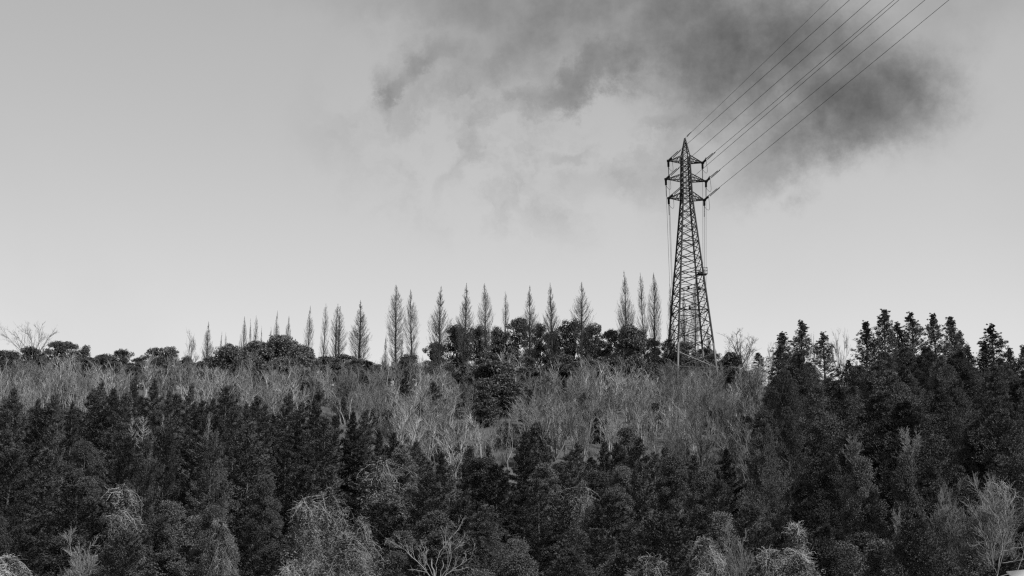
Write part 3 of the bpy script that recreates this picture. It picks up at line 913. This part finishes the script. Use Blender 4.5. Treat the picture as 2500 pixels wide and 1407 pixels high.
# ================================================================== cedars on the right
CD = [cedar(17, 3.1, 230, 28, .17, .08, .55, .12, (.16, .36)), cedar(17, 3.2, 240, 28, .17, .08, .5, .12, (.16, .36)), cedar(17, 3.0, 210, 30, .17, .08, .62, .12, (.16, .36)), cedar(17, 3.2, 230, 28, .17, .08, .6, .12, (.16, .36))]
CDN = [cedar(15, 3.9, 190, 112, .12, .062, .3, .05, (.3, .6)), cedar(15, 4.2, 200, 112, .12, .062, .25, .05, (.3, .62)), cedar(15, 3.7, 185, 114, .12, .062, .3, .05, (.28, .58))]
CED = [(1920, 812, 66, 200, 'cedar with broad bushy top at the left of the cedar wood'), (1957, 786, 58, 203, 'pointed cedar, taller of the first two cedars on the left'),
       (2013, 813, 62, 202, 'lone cedar left of the bare tree gap'), (2116, 787, 64, 200, 'pointed open cedar right of the bare tree gap'),
       (2163, 755, 66, 198, 'tallest cedar of all on the right skyline'), (2193, 790, 56, 202, 'cedar leaning on the right side of the tallest one'),
       (2237, 767, 70, 200, 'cedar with wide tufted head, middle of the right skyline'), (2287, 769, 58, 202, 'round headed cedar right of the wide tufted one'),
       (2326, 774, 60, 198, 'pointed cedar at the right end of the tall cedar group'), (2362, 848, 46, 200, 'short cedar on the slope right of the tall group'),
       (2431, 797, 80, 196, 'lone triangular cedar near the right picture edge'), (2406, 836, 48, 198, 'lower cedar joined to the left of the triangular one'),
       (2466, 850, 46, 198, 'small cedar right of the triangular one'), (2497, 846, 60, 194, 'cedar cut by the right picture edge'), (1905, 850, 50, 204, 'lower cedar at the left flank of the cedar wood'), (2075, 880, 44, 204, 'short thin cedar in the gap between cedar groups'),
       (1852, 862, 34, 236, 'small dark pine beside the bare tree on skyline'), (2345, 810, 44, 203, 'cedar top just behind the right end of the tall group')]
for i, (u, v, w, Y, lab) in enumerate(CED):
    f = foot(u, Y); H = height_to(u, v, Y); s = w / (FPX / Y) / 4.2 * 1.38
    place('cedar_tree', CD[i % 4], f, (s, s, H / 17), lab, 'tree', 'cedars against the sky on the right', tilt=.012)

# ================================================================== the dark woods of the slope
BND_U = [-80, 0, 40, 60, 100, 130, 180, 245, 300, 380, 420, 470, 500, 550, 600, 625, 690, 720, 780, 820, 860, 900, 950, 985, 1030, 1080, 1150, 1220, 1275, 1310, 1340, 1375, 1400, 1430, 1470, 1505, 1560, 1610, 1650, 1690, 1730, 1770, 1800, 1822, 1835, 1850, 1870, 1885, 1905, 1960, 2020, 2070, 2090, 2120, 2200, 2330, 2380, 2430, 2480, 2600]
BND_V = [965, 960, 955, 985, 985, 968, 990, 945, 950, 935, 955, 950, 965, 950, 975, 985, 985, 990, 990, 1030, 1015, 1065, 1065, 1080, 1085, 1115, 1100, 1100, 1065, 1105, 1095, 1120, 1088, 1105, 1085, 1095, 1078, 1100, 1112, 1112, 1130, 1098, 1140, 1150, 1080, 1000, 930, 890, 865, 850, 905, 930, 890, 870, 845, 840, 890, 860, 880, 880]


def bnd(u):
    return float(np.interp(u, BND_U, BND_V))


CY = [cypress(11, 3.3, 62, 330, .18, .08, power=.62), cypress(11, 3.6, 66, 320, .18, .08, power=.74), cypress(11, 3.1, 60, 330, .18, .08, power=.54), cypress(11, 3.5, 54, 350, .18, .08, power=.66, base=.1)]
CYN = [cypress(11, 3.4, 74, 600, .135, .06, power=.56), cypress(11, 3.5, 78, 580, .135, .06, power=.64, droop=.03), cypress(11, 3.2, 72, 600, .13, .06, power=.58)]
CE = [cypress(11, 3.2, 64, 310, .18, .08, power=.85), cypress(11, 3.0, 60, 310, .18, .08, power=.95), cypress(11, 3.3, 66, 300, .18, .08, power=.72)]
IV = [broadleaf(11, 3.5, 44, 9, 165, crown0=.1, L=.10, W=.062, material='ivy', r_cl=(.24, .52), cone=True), broadleaf(11, 3.2, 46, 9, 165, crown0=.12, L=.10, W=.06, material='ivy', r_cl=(.24, .5), cone=True), broadleaf(11, 3.7, 42, 10, 165, crown0=.1, L=.10, W=.062, material='ivy', r_cl=(.24, .52), cone=True)]

taken = []


def zone(u, v):
    side = ('at far left' if u < 330 else 'below the leafy dome' if u < 800 else 'left of centre' if u < 1200 else 'below the central brush' if u < 1560 else 'beneath the pylon' if u < 1840 else 'under the left cedar group' if u < 2100 else 'under the tall cedars' if u < 2340 else 'at far right')
    return ('upper wood ' if v < 1130 else 'middle wood ' if v < 1270 else 'lowest wood ') + side


# trees that make the visible upper edge of the wood: u, top row, half width px, depth
EDGE = [(45, 950, 42, 150), (100, 975, 26, 154), (128, 962, 20, 158), (185, 985, 30, 150), (248, 935, 26, 165), (285, 950, 34, 160), (320, 935, 30, 168), (385, 928, 36, 165), (425, 955, 26, 158), (470, 940, 30, 166),
        (515, 975, 30, 152), (552, 945, 40, 158), (600, 985, 26, 154), (628, 970, 26, 160), (655, 990, 26, 152), (698, 965, 32, 158), (735, 985, 26, 154), (775, 975, 36, 152), (815, 1018, 26, 146), (862, 1008, 36, 146), (890, 1005, 20, 152),
        (935, 1055, 28, 142), (968, 1062, 26, 140), (1028, 1078, 30, 138), (1085, 1108, 28, 132), (1150, 1095, 34, 138), (1195, 1090, 28, 140), (1278, 1058, 34, 142), (1338, 1088, 24, 140), (1402, 1085, 26, 140),
        (1468, 1078, 36, 140), (1508, 1085, 26, 144), (1558, 1070, 40, 140), (1612, 1092, 30, 142), (1690, 1112, 32, 140), (1770, 1098, 42, 136)]
nE = len(EDGE)
for i, (u, v, hwp, Y) in enumerate(EDGE):
    f = foot(u, Y); H = height_to(u, v, Y); s = max(hwp / (FPX / Y) / 2.3 * 1.5, .85)
    k = ORD[i % 18]
    if i < 18:
        lab = f'{k} dark conifer from the left along the upper edge of the wood'
    elif i < 27:
        lab = f'{ORD[i - 18]} dark conifer from left on the wood edge descending to the centre'
    else:
        lab = f'{ORD[nE - 1 - i]} conifer top leftward from the cedars along the lower brush edge'
    place('cypress_tree', CE[(i * 7 + i // 3) % 3], f, (s * U(.85, 1.15), s, H / 11), lab, 'tree', 'conifers along the upper edge of the wood', tilt=.03)
    taken.append((f[0], Y, 1.9))

# named vine-hung trees, snags and pale bushes of the lower slope
VT = [vine_tree(13, 1.3, 12, 190, 15000, depth=5.5), vine_tree(13, 1.8, 16, 260, 18000, depth=5.0), vine_tree(13, 2.4, 24, 380, 22000, (.3, 1.9), 3.6), vine_tree(13, 1.1, 10, 170, 13000, (.5, 3.2), 6.0), vine_tree(13, 1.5, 13, 210, 16000, (.4, 2.2), 6.0)]
VINES = [(325, 1172, 44, 108, 0, 8, 'tall narrow tree draped in pale vines in the left wood'), (820, 1178, 36, 108, 3, 7, 'pale vine hung column, tallest of the vine tangle left of centre'),
         (755, 1203, 36, 104, 0, 7, 'vine draped stub left of the tallest vine column'), (905, 1250, 40, 102, 3, 6.5, 'vine hung tree right of the vine tangle left of centre'),
         (860, 1288, 70, 96, 1, 6, 'wide curtain of hanging vines in the vine tangle left of centre'), 
         (720, 1358, 40, 88, 0, 4, 'small rounded vine mound at bottom edge left of centre'), (930, 1104, 40, 126, 3, 7, 'pale vine hung tree in the upper wood left of centre'),
         (550, 1258, 44, 100, 1, 6, 'vine topped tree in the lower left wood'), 
         (1420, 1165, 24, 120, 3, 6, 'slim vine clad tree below the centre of the brush'), (1700, 1302, 80, 90, 2, 5, 'pale pyramid of dry vines at the bottom below the pylon'),
         (1590, 1345, 90, 86, 2, 4.5, 'low spread of tangled pale vines at the bottom below the pylon'), (1850, 1328, 80, 88, 2, 5, 'mound of pale vines at the bottom right of the vine pyramid'), (1945, 1340, 80, 86, 1, 4.5, 'pale vine heap at the bottom under the cedars'),
         (1925, 1272, 50, 96, 1, 5, 'vine covered bush on the lower slope under the cedars'), (2415, 1155, 40, 108, 0, 7, 'vine draped tree on the lower slope near the right edge'),
         (60, 1345, 110, 84, 2, 4.5, 'pale vine spread in the bottom left corner')]
for (u, v, hwp, Y, k, h, lab) in VINES:
    f = foot(u, Y); H = height_to(u, v, Y); k = 4 if (k == 1 and int(u) % 2) else k; R0 = (1.3, 1.9, 2.6, 1.1, 1.6)[k]; s = min(max(hwp / (FPX / Y) / R0 * 1.15, .7), 1.3)
    place('vine_covered_tree', VT[k], f, (s, s, H / 13), lab, 'tree', 'vine hung trees of the lower slope')
    taken.append((f[0], Y, 1.5))

SN = snag(13, 38, 1.25, .82)
for (u, v, hwp, Y, lab) in [(360, 1018, 27, 122, 'bleached dead conifer with bare curved branches in the left wood'), (331, 1022, 12, 128, 'thin pale dead stem left of the bleached conifer'), (517, 1010, 10, 130, 'thin pale dead stem right of the bleached conifer'), (405, 1012, 7, 132, 'slim pale dead pole just right of the bleached conifer')]:
    f = foot(u, Y); top = at(u, v, Y)[2]; H = top - f[2]
    s = hwp / (FPX / Y) / .95
    place('dead_tree', SN, f, (s, s, H / 13), lab, 'tree', 'bleached dead trees')
    taken.append((f[0], Y, 1.2))
PB = [bare_tree(13, 'pale_bark', (.45, .9), 14, .02, .10, .4, 7, 4.2), bare_tree(13, 'pale_bark', (.3, .7), 18, .02, .13, .36, 8, 5.0), bare_tree(13, 'pale_bark', (.5, 1.0), 12, .02, .10, .5, 5, 2.4)]


def hand_tree(name, Y, base_u, limbs, material, label, group, thick=.7):
    """tree whose main limbs follow the bends seen in the photograph; depth of each limb varies"""
    f = foot(base_u, Y)
    root = bpy.data.objects.new(name, None); col.objects.link(root); root.location = f
    tag(root, label, 'tree', group)
    b0 = at(base_u, limbs[0][0][0][1], Y) - f
    tube_path('trunk', [(0, 0, 0), b0 * .35 + (.12, 0, 0), b0 * .7 + (-.08, 0, 0), b0], .11, material, root, 7)
    for pts, r0, r1, dy, kids in limbs:
        P = np.array([at(u, v, Y + dy * k / (len(pts) - 1)) - f for k, (u, v) in enumerate(pts)])
        t = np.linspace(0, len(P) - 1, 10); P = np.stack([np.interp(t, np.arange(len(P)), P[:, c]) for c in range(3)], 1)[None]
        P[:, 1:-1] += rng.normal(size=P[:, 1:-1].shape) * .025
        g = Geo(); g.tubes(P, rad(1, 10, r0 * thick, r1 * thick), 6, np.array([.6]))
        if kids:
            A = grow(P, kids, .25, 1, (.35, .8), (.25, .5), 6, .08, .12, .3, True)
            g.tubes(A, rad(len(A), 6, max(r1 * .9, .014), .008), 4)
            B = grow(A, 6, .2, 1, (.35, .8), (.25, .5), 4, .06, .14, .2, True)
            g.tubes(B, rad(len(B), 4, .009, .005), 3)
            B2 = grow(B, 3, .2, 1, (.35, .8), (.3, .5), 3, .06, .14, .2, True)
            g.tubes(B2, rad(len(B2), 3, .006, .004), 3)
        mesh_obj('limb', g.build('limb'), M[material], root)
    taken.append((f[0], Y, 1.0))


hand_tree('dead_tree', 82, 1064, [([(1064, 1425), (1048, 1408), (1038, 1390), (1015, 1368), (985, 1342), (973, 1332)], .050, .016, -.6, 11), ([(1062, 1425), (1060, 1400), (1054, 1382), (1054, 1364)], .085, .05, .2, 0),
                                  ([(1066, 1425), (1064, 1392), (1066, 1372), (1080, 1340), (1094, 1316), (1110, 1304)], .035, .014, .8, 7), ([(1068, 1425), (1088, 1396), (1100, 1366), (1104, 1345), (1118, 1330)], .035, .012, -.4, 9), ([(1068, 1425), (1090, 1402), (1118, 1384), (1150, 1362)], .028, .012, .5, 8),
                                  ([(1056, 1405), (1040, 1370), (1030, 1350), (1040, 1335)], .024, .012, .3, 7), ([(1070, 1420), (1082, 1380), (1080, 1366)], .05, .03, -.2, 0)], 'dead', 'white forked dead tree at the bottom edge left of centre', 'bleached dead trees')
hand_tree('bare_tree', 84, 2432, [([(2432, 1420), (2440, 1370), (2450, 1330), (2440, 1295), (2435, 1262), (2412, 1235)], .055, .016, .5, 12), ([(2436, 1400), (2458, 1310), (2466, 1280), (2492, 1256), (2520, 1244)], .04, .014, -.5, 11), ([(2448, 1345), (2470, 1341), (2500, 1336), (2530, 1330)], .04, .03, -.4, 3),
                                  ([(2446, 1375), (2475, 1370), (2500, 1366), (2530, 1362)], .04, .03, .3, 2), ([(2436, 1410), (2480, 1398), (2494, 1372), (2498, 1345), (2510, 1320)], .035, .02, .2, 3), ([(2446, 1350), (2412, 1345), (2390, 1328), (2376, 1330)], .028, .012, .4, 4), ([(2434, 1400), (2410, 1360), (2394, 1352)], .02, .01, .2, 3), ([(2450, 1330), (2460, 1290), (2455, 1250), (2470, 1222)], .025, .012, .8, 12)],
          'pale_bark', 'pale bare tree with bent limbs in the lower right corner', 'pale bare trees of the lower slope')
hand_tree('bare_tree', 231, 76, [([(76, 900), (60, 870), (40, 845), (15, 822), (2, 815)], .09, .03, 1, 12), ([(76, 900), (70, 860), (52, 835), (38, 813)], .08, .03, -1, 12), ([(76, 900), (80, 860), (78, 835), (66, 815)], .08, .03, 1.5, 12),
                                 ([(76, 900), (88, 860), (95, 835), (98, 805)], .08, .03, -1.5, 12), ([(76, 900), (95, 865), (112, 835), (126, 815)], .09, .03, .8, 12), ([(76, 905), (100, 880), (116, 860), (124, 840)], .06, .02, -.8, 8)],
          'twig_dark', 'wide bare tree with spreading crown at the left end of the ridge', 'bare trees on the skyline', .6)
for (u, v, w, Y, parts, nm, lab) in [(2400, 1205, 150, 94, PB[1], 'bare_tree', 'pale bushy bare tree near the right edge of the lower slope'), (2450, 1225, 130, 96, PB[1], 'bare_tree', 'pale bushy bare tree right behind the bent limbed one'),
                                 (2330, 1215, 110, 97, PB[1], 'bare_tree', 'pale bare bush left of the bent limbed tree at right'), (2200, 1058, 110, 116, PB[2], 'bare_tree', 'pale bare crown amid dark foliage under the tall cedars'), (2085, 1070, 90, 118, PB[2], 'bare_tree', 'small pale bare bush left of the bare crown under the cedars'),
                                 (1770, 1318, 90, 82, PB[0], 'bare_tree', 'bare branches between the vine pyramid and vine mound'), (190, 1330, 110, 84, PB[0], 'bare_tree', 'bare branches near the bottom left corner'), (2170, 1255, 90, 97, PB[2], 'bare_tree', 'small pale bush in the lower right wood')]:
    f = foot(u, Y); H = height_to(u, v, Y); s = w / (FPX / Y) / 3.3
    place(nm, parts, f, (s, s, H / 13), lab, 'tree', 'pale bare trees of the lower slope')
    taken.append((f[0], Y, 1.0))


def free(x, y, r):
    for (a, b, c) in taken:
        if (a - x) ** 2 + (b - y) ** 2 < (r + c) ** 2 * .55:
            return False
    return True


# fill of the woods: darkest conifers left, cedars centre-right, ivy-leafed trees between
SPC = 5.3
cand = []
for iy, Y in enumerate(np.arange(84, 200, SPC * .92)):
    for x in np.arange(-78, 78, SPC):
        cand.append((x + U(-1.4, 1.4) + (iy % 2) * SPC / 2, Y + U(-1.3, 1.3)))
cand.sort(key=lambda c: c[1])
horizon = np.full(2800, 1425.0)                 # top row already covered by nearer trees, per column (u + 150)
WOOD = []
for (x, Y) in cand:
    u = 1250 + x / Y * FPX * .985
    if u < -60 or u > 2560 or not free(x, Y, 1.2):
        continue
    zg = float(ground(x, Y)) - .15
    right = u > 1845
    hmax = at(u, bnd(u) + abs(rng.normal()) * 34 + 6, Y)[2] - zg
    if hmax < 4.5 or (right and Y > 192):
        continue
    kind = rng.random()
    lown = np.sin(x * .13 + Y * .09) + np.sin(x * .05 - Y * .11 + 2)
    if right:
        typ = 'cedar' if (kind < .84 and Y > 115) or kind < .25 else 'ivy' if kind < .9 and Y < 150 else 'cypress'
        h = min(U(12, 18) if typ == 'cedar' else U(8, 12), hmax)
    elif 1080 < u < 1560 and Y < 112:
        typ = 'cedar' if kind < .62 else 'ivy' if kind < .8 else 'cypress'; h = min(U(9, 13), hmax)
    else:
        typ = 'ivy' if (lown > .4 and kind < .6) or kind < .2 else 'cypress'
        h = min(U(7.5, 14), hmax) if typ == 'cypress' else min(U(7.5, 12.5), hmax)
    # nearer trees stay lower in front of the named vine trees, snags and pale bare trees
    for q in VINES:
        if abs(q[0] - u) < q[2] * 1.0 + 30 and Y < q[3]:
            h = min(h, at(u, q[1] + 130, Y)[2] - zg)
    if Y < 121 and abs(u - 360) < 70: h = min(h, at(u, 1090, Y)[2] - zg)
    if Y < 90 and abs(u - 1062) < 130: h = min(h, at(u, 1402, Y)[2] - zg)
    if Y < 97 and 2290 < u < 2560: h = min(h, at(u, 1365, Y)[2] - zg)
    if Y < 117 and 2050 < u < 2250: h = min(h, at(u, 1130, Y)[2] - zg)
    if h < 4.0:
        continue
    vt = 1500 - (zg + h) / Y * FPX * .985
    hwp = 2.8 * FPX / Y
    c0, c1 = int(max(u - hwp + 150, 0)), int(min(u + hwp + 150, 2799))
    cols = np.arange(c0, c1)
    cone = vt + np.abs(cols - 150 - u) / hwp * hwp * 1.3
    if not np.any(cone < horizon[c0:c1] - 14):
        continue                                # wholly behind nearer crowns
    horizon[c0:c1] = np.minimum(horizon[c0:c1], cone)
    WOOD.append((u, vt, x, Y, zg, h, typ))
counts = {}
KIND = dict(cypress=('cypress_tree', 'dark cypress'), cedar=('cedar_tree', 'tufted cedar'), ivy=('ivy_clad_tree', 'paler ivy clad tree'))
for w_ in sorted(WOOD):
    u, vt, x, Y, zg, h, typ = w_
    zn = zone(u, vt); key = (typ, zn); counts[key] = counts.get(key, 0) + 1
    k = counts[key]; tot_ = sum(1 for q in WOOD if q[6] == typ and zone(q[0], q[1]) == zn)
    nm, txt = KIND[typ]
    lab = f'{txt} in the {zn}' if tot_ == 1 else f'{txt}, {ORD[k - 1] if k <= len(ORD) else "last"} from left in the {zn}'
    w = U(.85, 1.5)
    if typ == 'cypress':
        parts = CYN[rng.integers(0, 3)] if Y < 122 else CY[rng.integers(0, 4)]; sz = h / 11; sxy = (.55 + .45 * sz) * w
    elif typ == 'cedar':
        parts = CDN[rng.integers(0, 3)]; sz = h / 15; sxy = (.5 + .5 * sz) * w * (.62 if 1845 < u < 1935 else 1)
    else:
        parts = IV[rng.integers(0, 3)]; sz = h / 11; sxy = (.45 + .5 * sz) * w
    place(nm, parts, (x, Y, zg), (sxy, sxy, sz), lab, 'tree', f'{nm.replace("_", " ")}s of the {zn}', tilt=.03)
nw = len(WOOD)
for i, (u, v, Y, lab) in enumerate([(366, 1080, 116, 'dark cypress at the foot of the bleached dead conifer'), (328, 1068, 119, 'dark cypress left of the bleached dead conifer'), (412, 1050, 120, 'dark cypress right of the bleached dead conifer'), (520, 1062, 120, 'dark cypress below the thin pale stem right of the dead conifer'),
                                    (2195, 1120, 110, 'leafy dark tree just below the pale bare crown under cedars'), (2090, 1125, 112, 'leafy dark tree just below the small pale bush under cedars')]):
    f = foot(u, Y); H = height_to(u, v, Y)
    place('cypress_tree' if i < 4 else 'ivy_clad_tree', CYN[i % 3] if i < 4 else IV[i % 3], f, (.85, .85, H / 11), lab, 'tree', 'trees at the feet of dead and bare ones')

# dark trees standing within the grey brush
for i, (u, v, hwp, Y, lab) in enumerate([(1062, 935, 26, 200, 'dark conifer in the brush left of the big ivy mass'), (1030, 985, 22, 190, 'small dark conifer low in the brush left of centre'), (1292, 952, 20, 192, 'small dark conifer in the brush right of the ivy mass'),
                                         (1425, 960, 15, 200, 'thin dark conifer in the brush right of centre'), (1490, 945, 14, 205, 'slim dark conifer high in the brush'), (985, 925, 24, 215, 'dark conifer under the close pair of spire trees'), (1330, 920, 22, 214, 'dark conifer below the highest evergreen')]):
    f = foot(u, Y); H = height_to(u, v, Y); s = hwp / (FPX / Y) / 2.3 * 1.25
    place('cypress_tree', CY[i % 4], f, (s, s, H / 11), lab, 'tree', 'dark conifers within the brush')
for i, (u, v, hwp, Y, lab) in enumerate([(1205, 886, 62, 206, 'large dark ivy mass in the brush below the ridge clump'), (1180, 930, 40, 198, 'lower part tree of the dark ivy mass, left side'), (1115, 912, 46, 222, 'dark leafy thicket below the left of the ridge clump'),
                                         (1290, 898, 50, 224, 'dark leafy thicket below the peaked evergreen'), (1350, 893, 56, 228, 'dark leafy thicket below the open evergreen'), (1430, 882, 56, 229, 'dark leafy thicket below the broadest spire tree'),
                                         (1490, 880, 50, 228, 'dark leafy thicket left of the tallest spire tree trunk'), (870, 905, 44, 230, 'dark leafy thicket below the broad spire tree'), (1790, 905, 44, 232, 'leafy thicket right of the pylon foot'), (1580, 890, 40, 232, 'dark leafy thicket left of the pylon foot'), (1690, 880, 40, 238, 'dark leafy thicket between the pylon legs')]):
    f = foot(u, Y); H = height_to(u, v, Y); s = hwp / (FPX / Y) / 2.6 * 1.15
    place('leafy_thicket_tree', DT[i % 2], f, (s, s, H / 7), lab, 'tree', 'dark leafy trees within the brush')

SPOTS = [(930, 955, 190), (1000, 1010, 168), (1090, 985, 178), (1130, 1010, 170), (1240, 985, 185), (1310, 1000, 176), (1370, 950, 200), (1460, 975, 188), (1530, 1010, 172), (1600, 960, 196), (1660, 1000, 176), (1745, 960, 198), (1800, 985, 186), (480, 905, 222), (200, 910, 218), (840, 940, 204), (1820, 920, 214), (1420, 905, 222), (1060, 905, 224), (760, 935, 210)]
for i, (u, v, Y) in enumerate(SPOTS):
    f = foot(u, Y); H = min(height_to(u, v, Y), U(2.8, 5.4)) + .4; s = U(.4, .9)
    place('evergreen_bush', DT[i % 2], f, (s, s, H / 7), f'{ORD[sorted(q[0] for q in SPOTS).index(u)]} from left of the low dark evergreen bushes scattered in the grey brush', 'bush', 'low dark bushes in the brush')

# ================================================================== grey leafless brush
SH = [shrub(5, 8, nb=9, nt=7, thick=1.7), shrub(5, 9, nb=9, nt=7, spread=.22, thick=1.5), shrub(5, 7, nb=10, nt=8, spread=.42, thick=1.8), shrub(5, 8, nb=9, nt=7, spread=.5, thick=1.5), shrub(5, 11, nb=8, nt=6, spread=.18, thick=1.8), shrub(5, 7, nb=11, nt=8, spread=.35, thick=2.2)]
SHM = [shrub(5, 9, 'twig_mid', .3, 9, 7, 1.5), shrub(5, 8, 'twig_mid', .42, 10, 7, 1.6), shrub(5, 11, 'twig_mid', .2, 8, 6, 1.6)]
SHD = [shrub(5, 7, 'twig_dark', .4, 9, 5, 1.5), bare_tree(6, 'twig_dark', (.35, .7), 7, .15, .12, .7, 4)]
PALE = [bare_tree(6, 'pale_bark', (.3, .6), 7, .2, .16, .8, 4), bare_tree(6, 'pale_bark', (.35, .75), 6, .25, .12, .8, 4)]
pts = []
for iy, Y in enumerate(np.arange(134, 240, 3.9)):
    for x in np.arange(-92, 60, 3.9):
        pts.append((x + U(-1.5, 1.5), Y + U(-1.5, 1.5)))
nb_ = 0


def brush_zone(u, Y):
    if u < 430: return 'on the far left ridge slope'
    if u < 800: return 'in front of the leafy dome'
    if u < 1130: return 'below the close pair of spire trees'
    if u < 1480: return 'on the middle slope below the ridge clump'
    if u < 1640: return 'below the three spire trees beside the pylon'
    return 'around and below the pylon foot'


for (x, Y) in pts:
    u = 1250 + x / Y * FPX * .985
    if u < -40 or u > 1868:
        continue
    zg = float(ground(x, Y)) - .1
    h = 3.0 + 4.6 * U(0, 1) ** 1.7
    vt = 1500 - (zg + h * .8) / Y * FPX * .985
    vg = 1500 - zg / Y * FPX * .985
    if vt > bnd(u) + 12:
        continue
    if Y > 226: h = min(h, U(3.0, 4.8))
    if u < 470 and Y > 222: h = min(h, U(2.4, 4.2))
    if 1600 < u < 1770 and Y > 208: h = ((U(4.2, 6.2) if Y < 229 else U(2.0, 3.4)))
    if abs(u - 1200) < 75 and 191 < Y < 207: continue
    if abs(u - 1200) < 85 and 172 < Y <= 191: h = min(h, U(2.2, 3.4))
    bz = brush_zone(u, Y); lo = 'upper' if Y > 205 else 'lower'
    r = rng.random()
    if u < 850 and .12 <= r < .22: r = .5
    if u < 850 and Y > 200: h = max(h, U(4.0, 5.6)) if Y < 226 else h
    if r < .12:
        place('bare_sapling', PALE[rng.integers(0, 2)], (x, Y, zg), h / 6 * 1.05, f'taller pale bare sapling among {lo} brush {bz}', 'sapling', f'pale saplings in {lo} brush {bz}')
    elif r < .26:
        place('bare_sapling', SHD[1] if r < .20 else SHD[0], (x, Y, zg), h / 5.5, f'dark branched bare sapling among {lo} brush {bz}', 'sapling', f'dark saplings in {lo} brush {bz}')
    else:
        s = h / 5
        patch = np.sin(x * .21 + 1.3) + np.sin(Y * .19 + x * .08) + rng.normal() * .5
        place('bare_shrub', SHM[rng.integers(0, 3)] if patch > (.55 if u > 850 else 1.6) else SH[rng.integers(0, 6)], (x, Y, zg), (s * U(1.0, 1.4), s * U(1.0, 1.4), s), f'grey leafless shrub in the dense {lo} brush {bz}', 'shrub', f'shrubs of the {lo} brush {bz}', tilt=.06)
    nb_ += 1
# the pale leaning trunk and a few marked stems
f = foot(1262, 212)
tag(tube_path('leaning_trunk', [f, f + (-.35, 0, 2.2), f + (-1.6, 0, 5.2), f + (-2.2, 0, 7.2), f + (-2.9, 0, 8.6)], .085, 'dead', None, 6), 'bleached leaning trunk rising left from the brush below the ridge clump', 'tree trunk')

for i, (u, v, Y, k, lab) in enumerate([(1560, 930, 206, 2, 'dark bare tree high in the brush left of the pylon foot'), (1648, 925, 200, 2, 'dark bare tree with forked limbs just below the pylon'), (1722, 930, 198, 0, 'broad dark bare tree below the right pylon leg'), (1700, 1000, 176, 2, 'dark bare tree low in the brush beneath the pylon'),
                                       (1420, 1005, 172, 2, 'dark bare tree in the lower brush right of centre'), (1340, 960, 188, 1, 'slim dark bare tree in the brush right of the ivy mass'), (1640, 1040, 160, 2, 'dark bare tree at the bottom of the brush beneath the pylon'), (1780, 990, 178, 2, 'dark bare tree in the brush near the cedar wood'),
                                       (1110, 1000, 176, 0, 'bare tree in the brush left of centre'), (930, 960, 192, 2, 'dark bare tree in the brush below the broad spire tree')]):
    f = foot(u, Y); H = min(height_to(u, v, Y), 8.0)
    place('bare_tree', BT[k], f, (H / 8 * .8, H / 8 * .8, H / 8), lab, 'tree', 'dark bare trees standing in the brush')
for i, (u, v, Y, lab) in enumerate([(1130, 962, 190, 'pale slender bare tree in the brush below the dark ivy mass'), (1240, 1010, 172, 'pale bare tree low in the brush at centre'), (1330, 1000, 176, 'pale bare tree in the brush right of the dark ivy mass'), (1500, 950, 198, 'pale bare tree in the brush below the tallest spire tree'), (700, 930, 208, 'pale upright stems in front of the dome right side'), (600, 890, 220, 'pale upright stems in front of the leafy dome')]):
    f = foot(u, Y); H = min(height_to(u, v, Y), 7.0)
    place('bare_tree', PALE[i % 2], f, H / 6, lab, 'tree', 'pale bare trees standing in the brush')

# undergrowth: uncountable dry stalks over the open slope
n = 34000
x = U(-95, 62, n); y = U(128, 244, n)
keep = np.abs(x) < y * .385
x, y = x[keep], y[keep]; n = len(x)
p0 = np.stack([x, y, ground(x, y) - .05], 1)
d = rng.normal(size=(n, 3)) * .35 + [0, 0, 1]
P = curve_pts(p0, d, U(.5, 2.0, n) * (0.8 + .4 * np.sin(x * .4) * np.sin(y * .3)), 3, .05, .12)
g = Geo(); g.tubes(P, rad(n, 3, .022, .008), 3)
tag(mesh_obj('undergrowth', g.build('undergrowth'), M['straw']), 'dry grey undergrowth stalks covering the open upper slope', 'undergrowth', kind='stuff')

# ================================================================== corner of a white roofed hut, bottom right
Yh = 76.0
c = at(2482, 1399, Yh)
hut = bpy.data.objects.new('hut', None); col.objects.link(hut)
zg = float(ground(c[0] + 2, Yh + 2)) - .2
hut.location = (c[0], Yh, zg); hut.rotation_euler = (0, 0, math.radians(-12))
tag(hut, 'hut with white sheet roof, just its corner in the bottom right', 'hut')
hz = c[2] - zg


def boxg(a, b):
    V = np.array([(x, y, z) for z in (a[2], b[2]) for x, y in ((a[0], a[1]), (b[0], a[1]), (b[0], b[1]), (a[0], b[1]))])
    g = Geo(); g.add(V, np.array([[0, 1, 5, 4], [1, 2, 6, 5], [2, 3, 7, 6], [3, 0, 4, 7], [3, 2, 1, 0], [4, 5, 6, 7]])); return g


mesh_obj('wall', boxg((.3, .3, 0), (4.2, 4.0, hz - .35)).build('wall'), M['wall'], hut)
g = Geo(); g.add(np.array([(0, 0, hz - .5), (4.5, 0, hz - .1), (4.5, 4.3, hz + .5), (0, 4.3, hz + .1), (0, 0, hz - .4), (4.5, 0, hz), (4.5, 4.3, hz + .6), (0, 4.3, hz + .2)]), np.array([[0, 1, 5, 4], [1, 2, 6, 5], [2, 3, 7, 6], [3, 0, 4, 7], [3, 2, 1, 0], [4, 5, 6, 7]]))
mesh_obj('roof', g.build('roof'), M['roof'], hut)
print('woods', nw, 'brush', nb_)
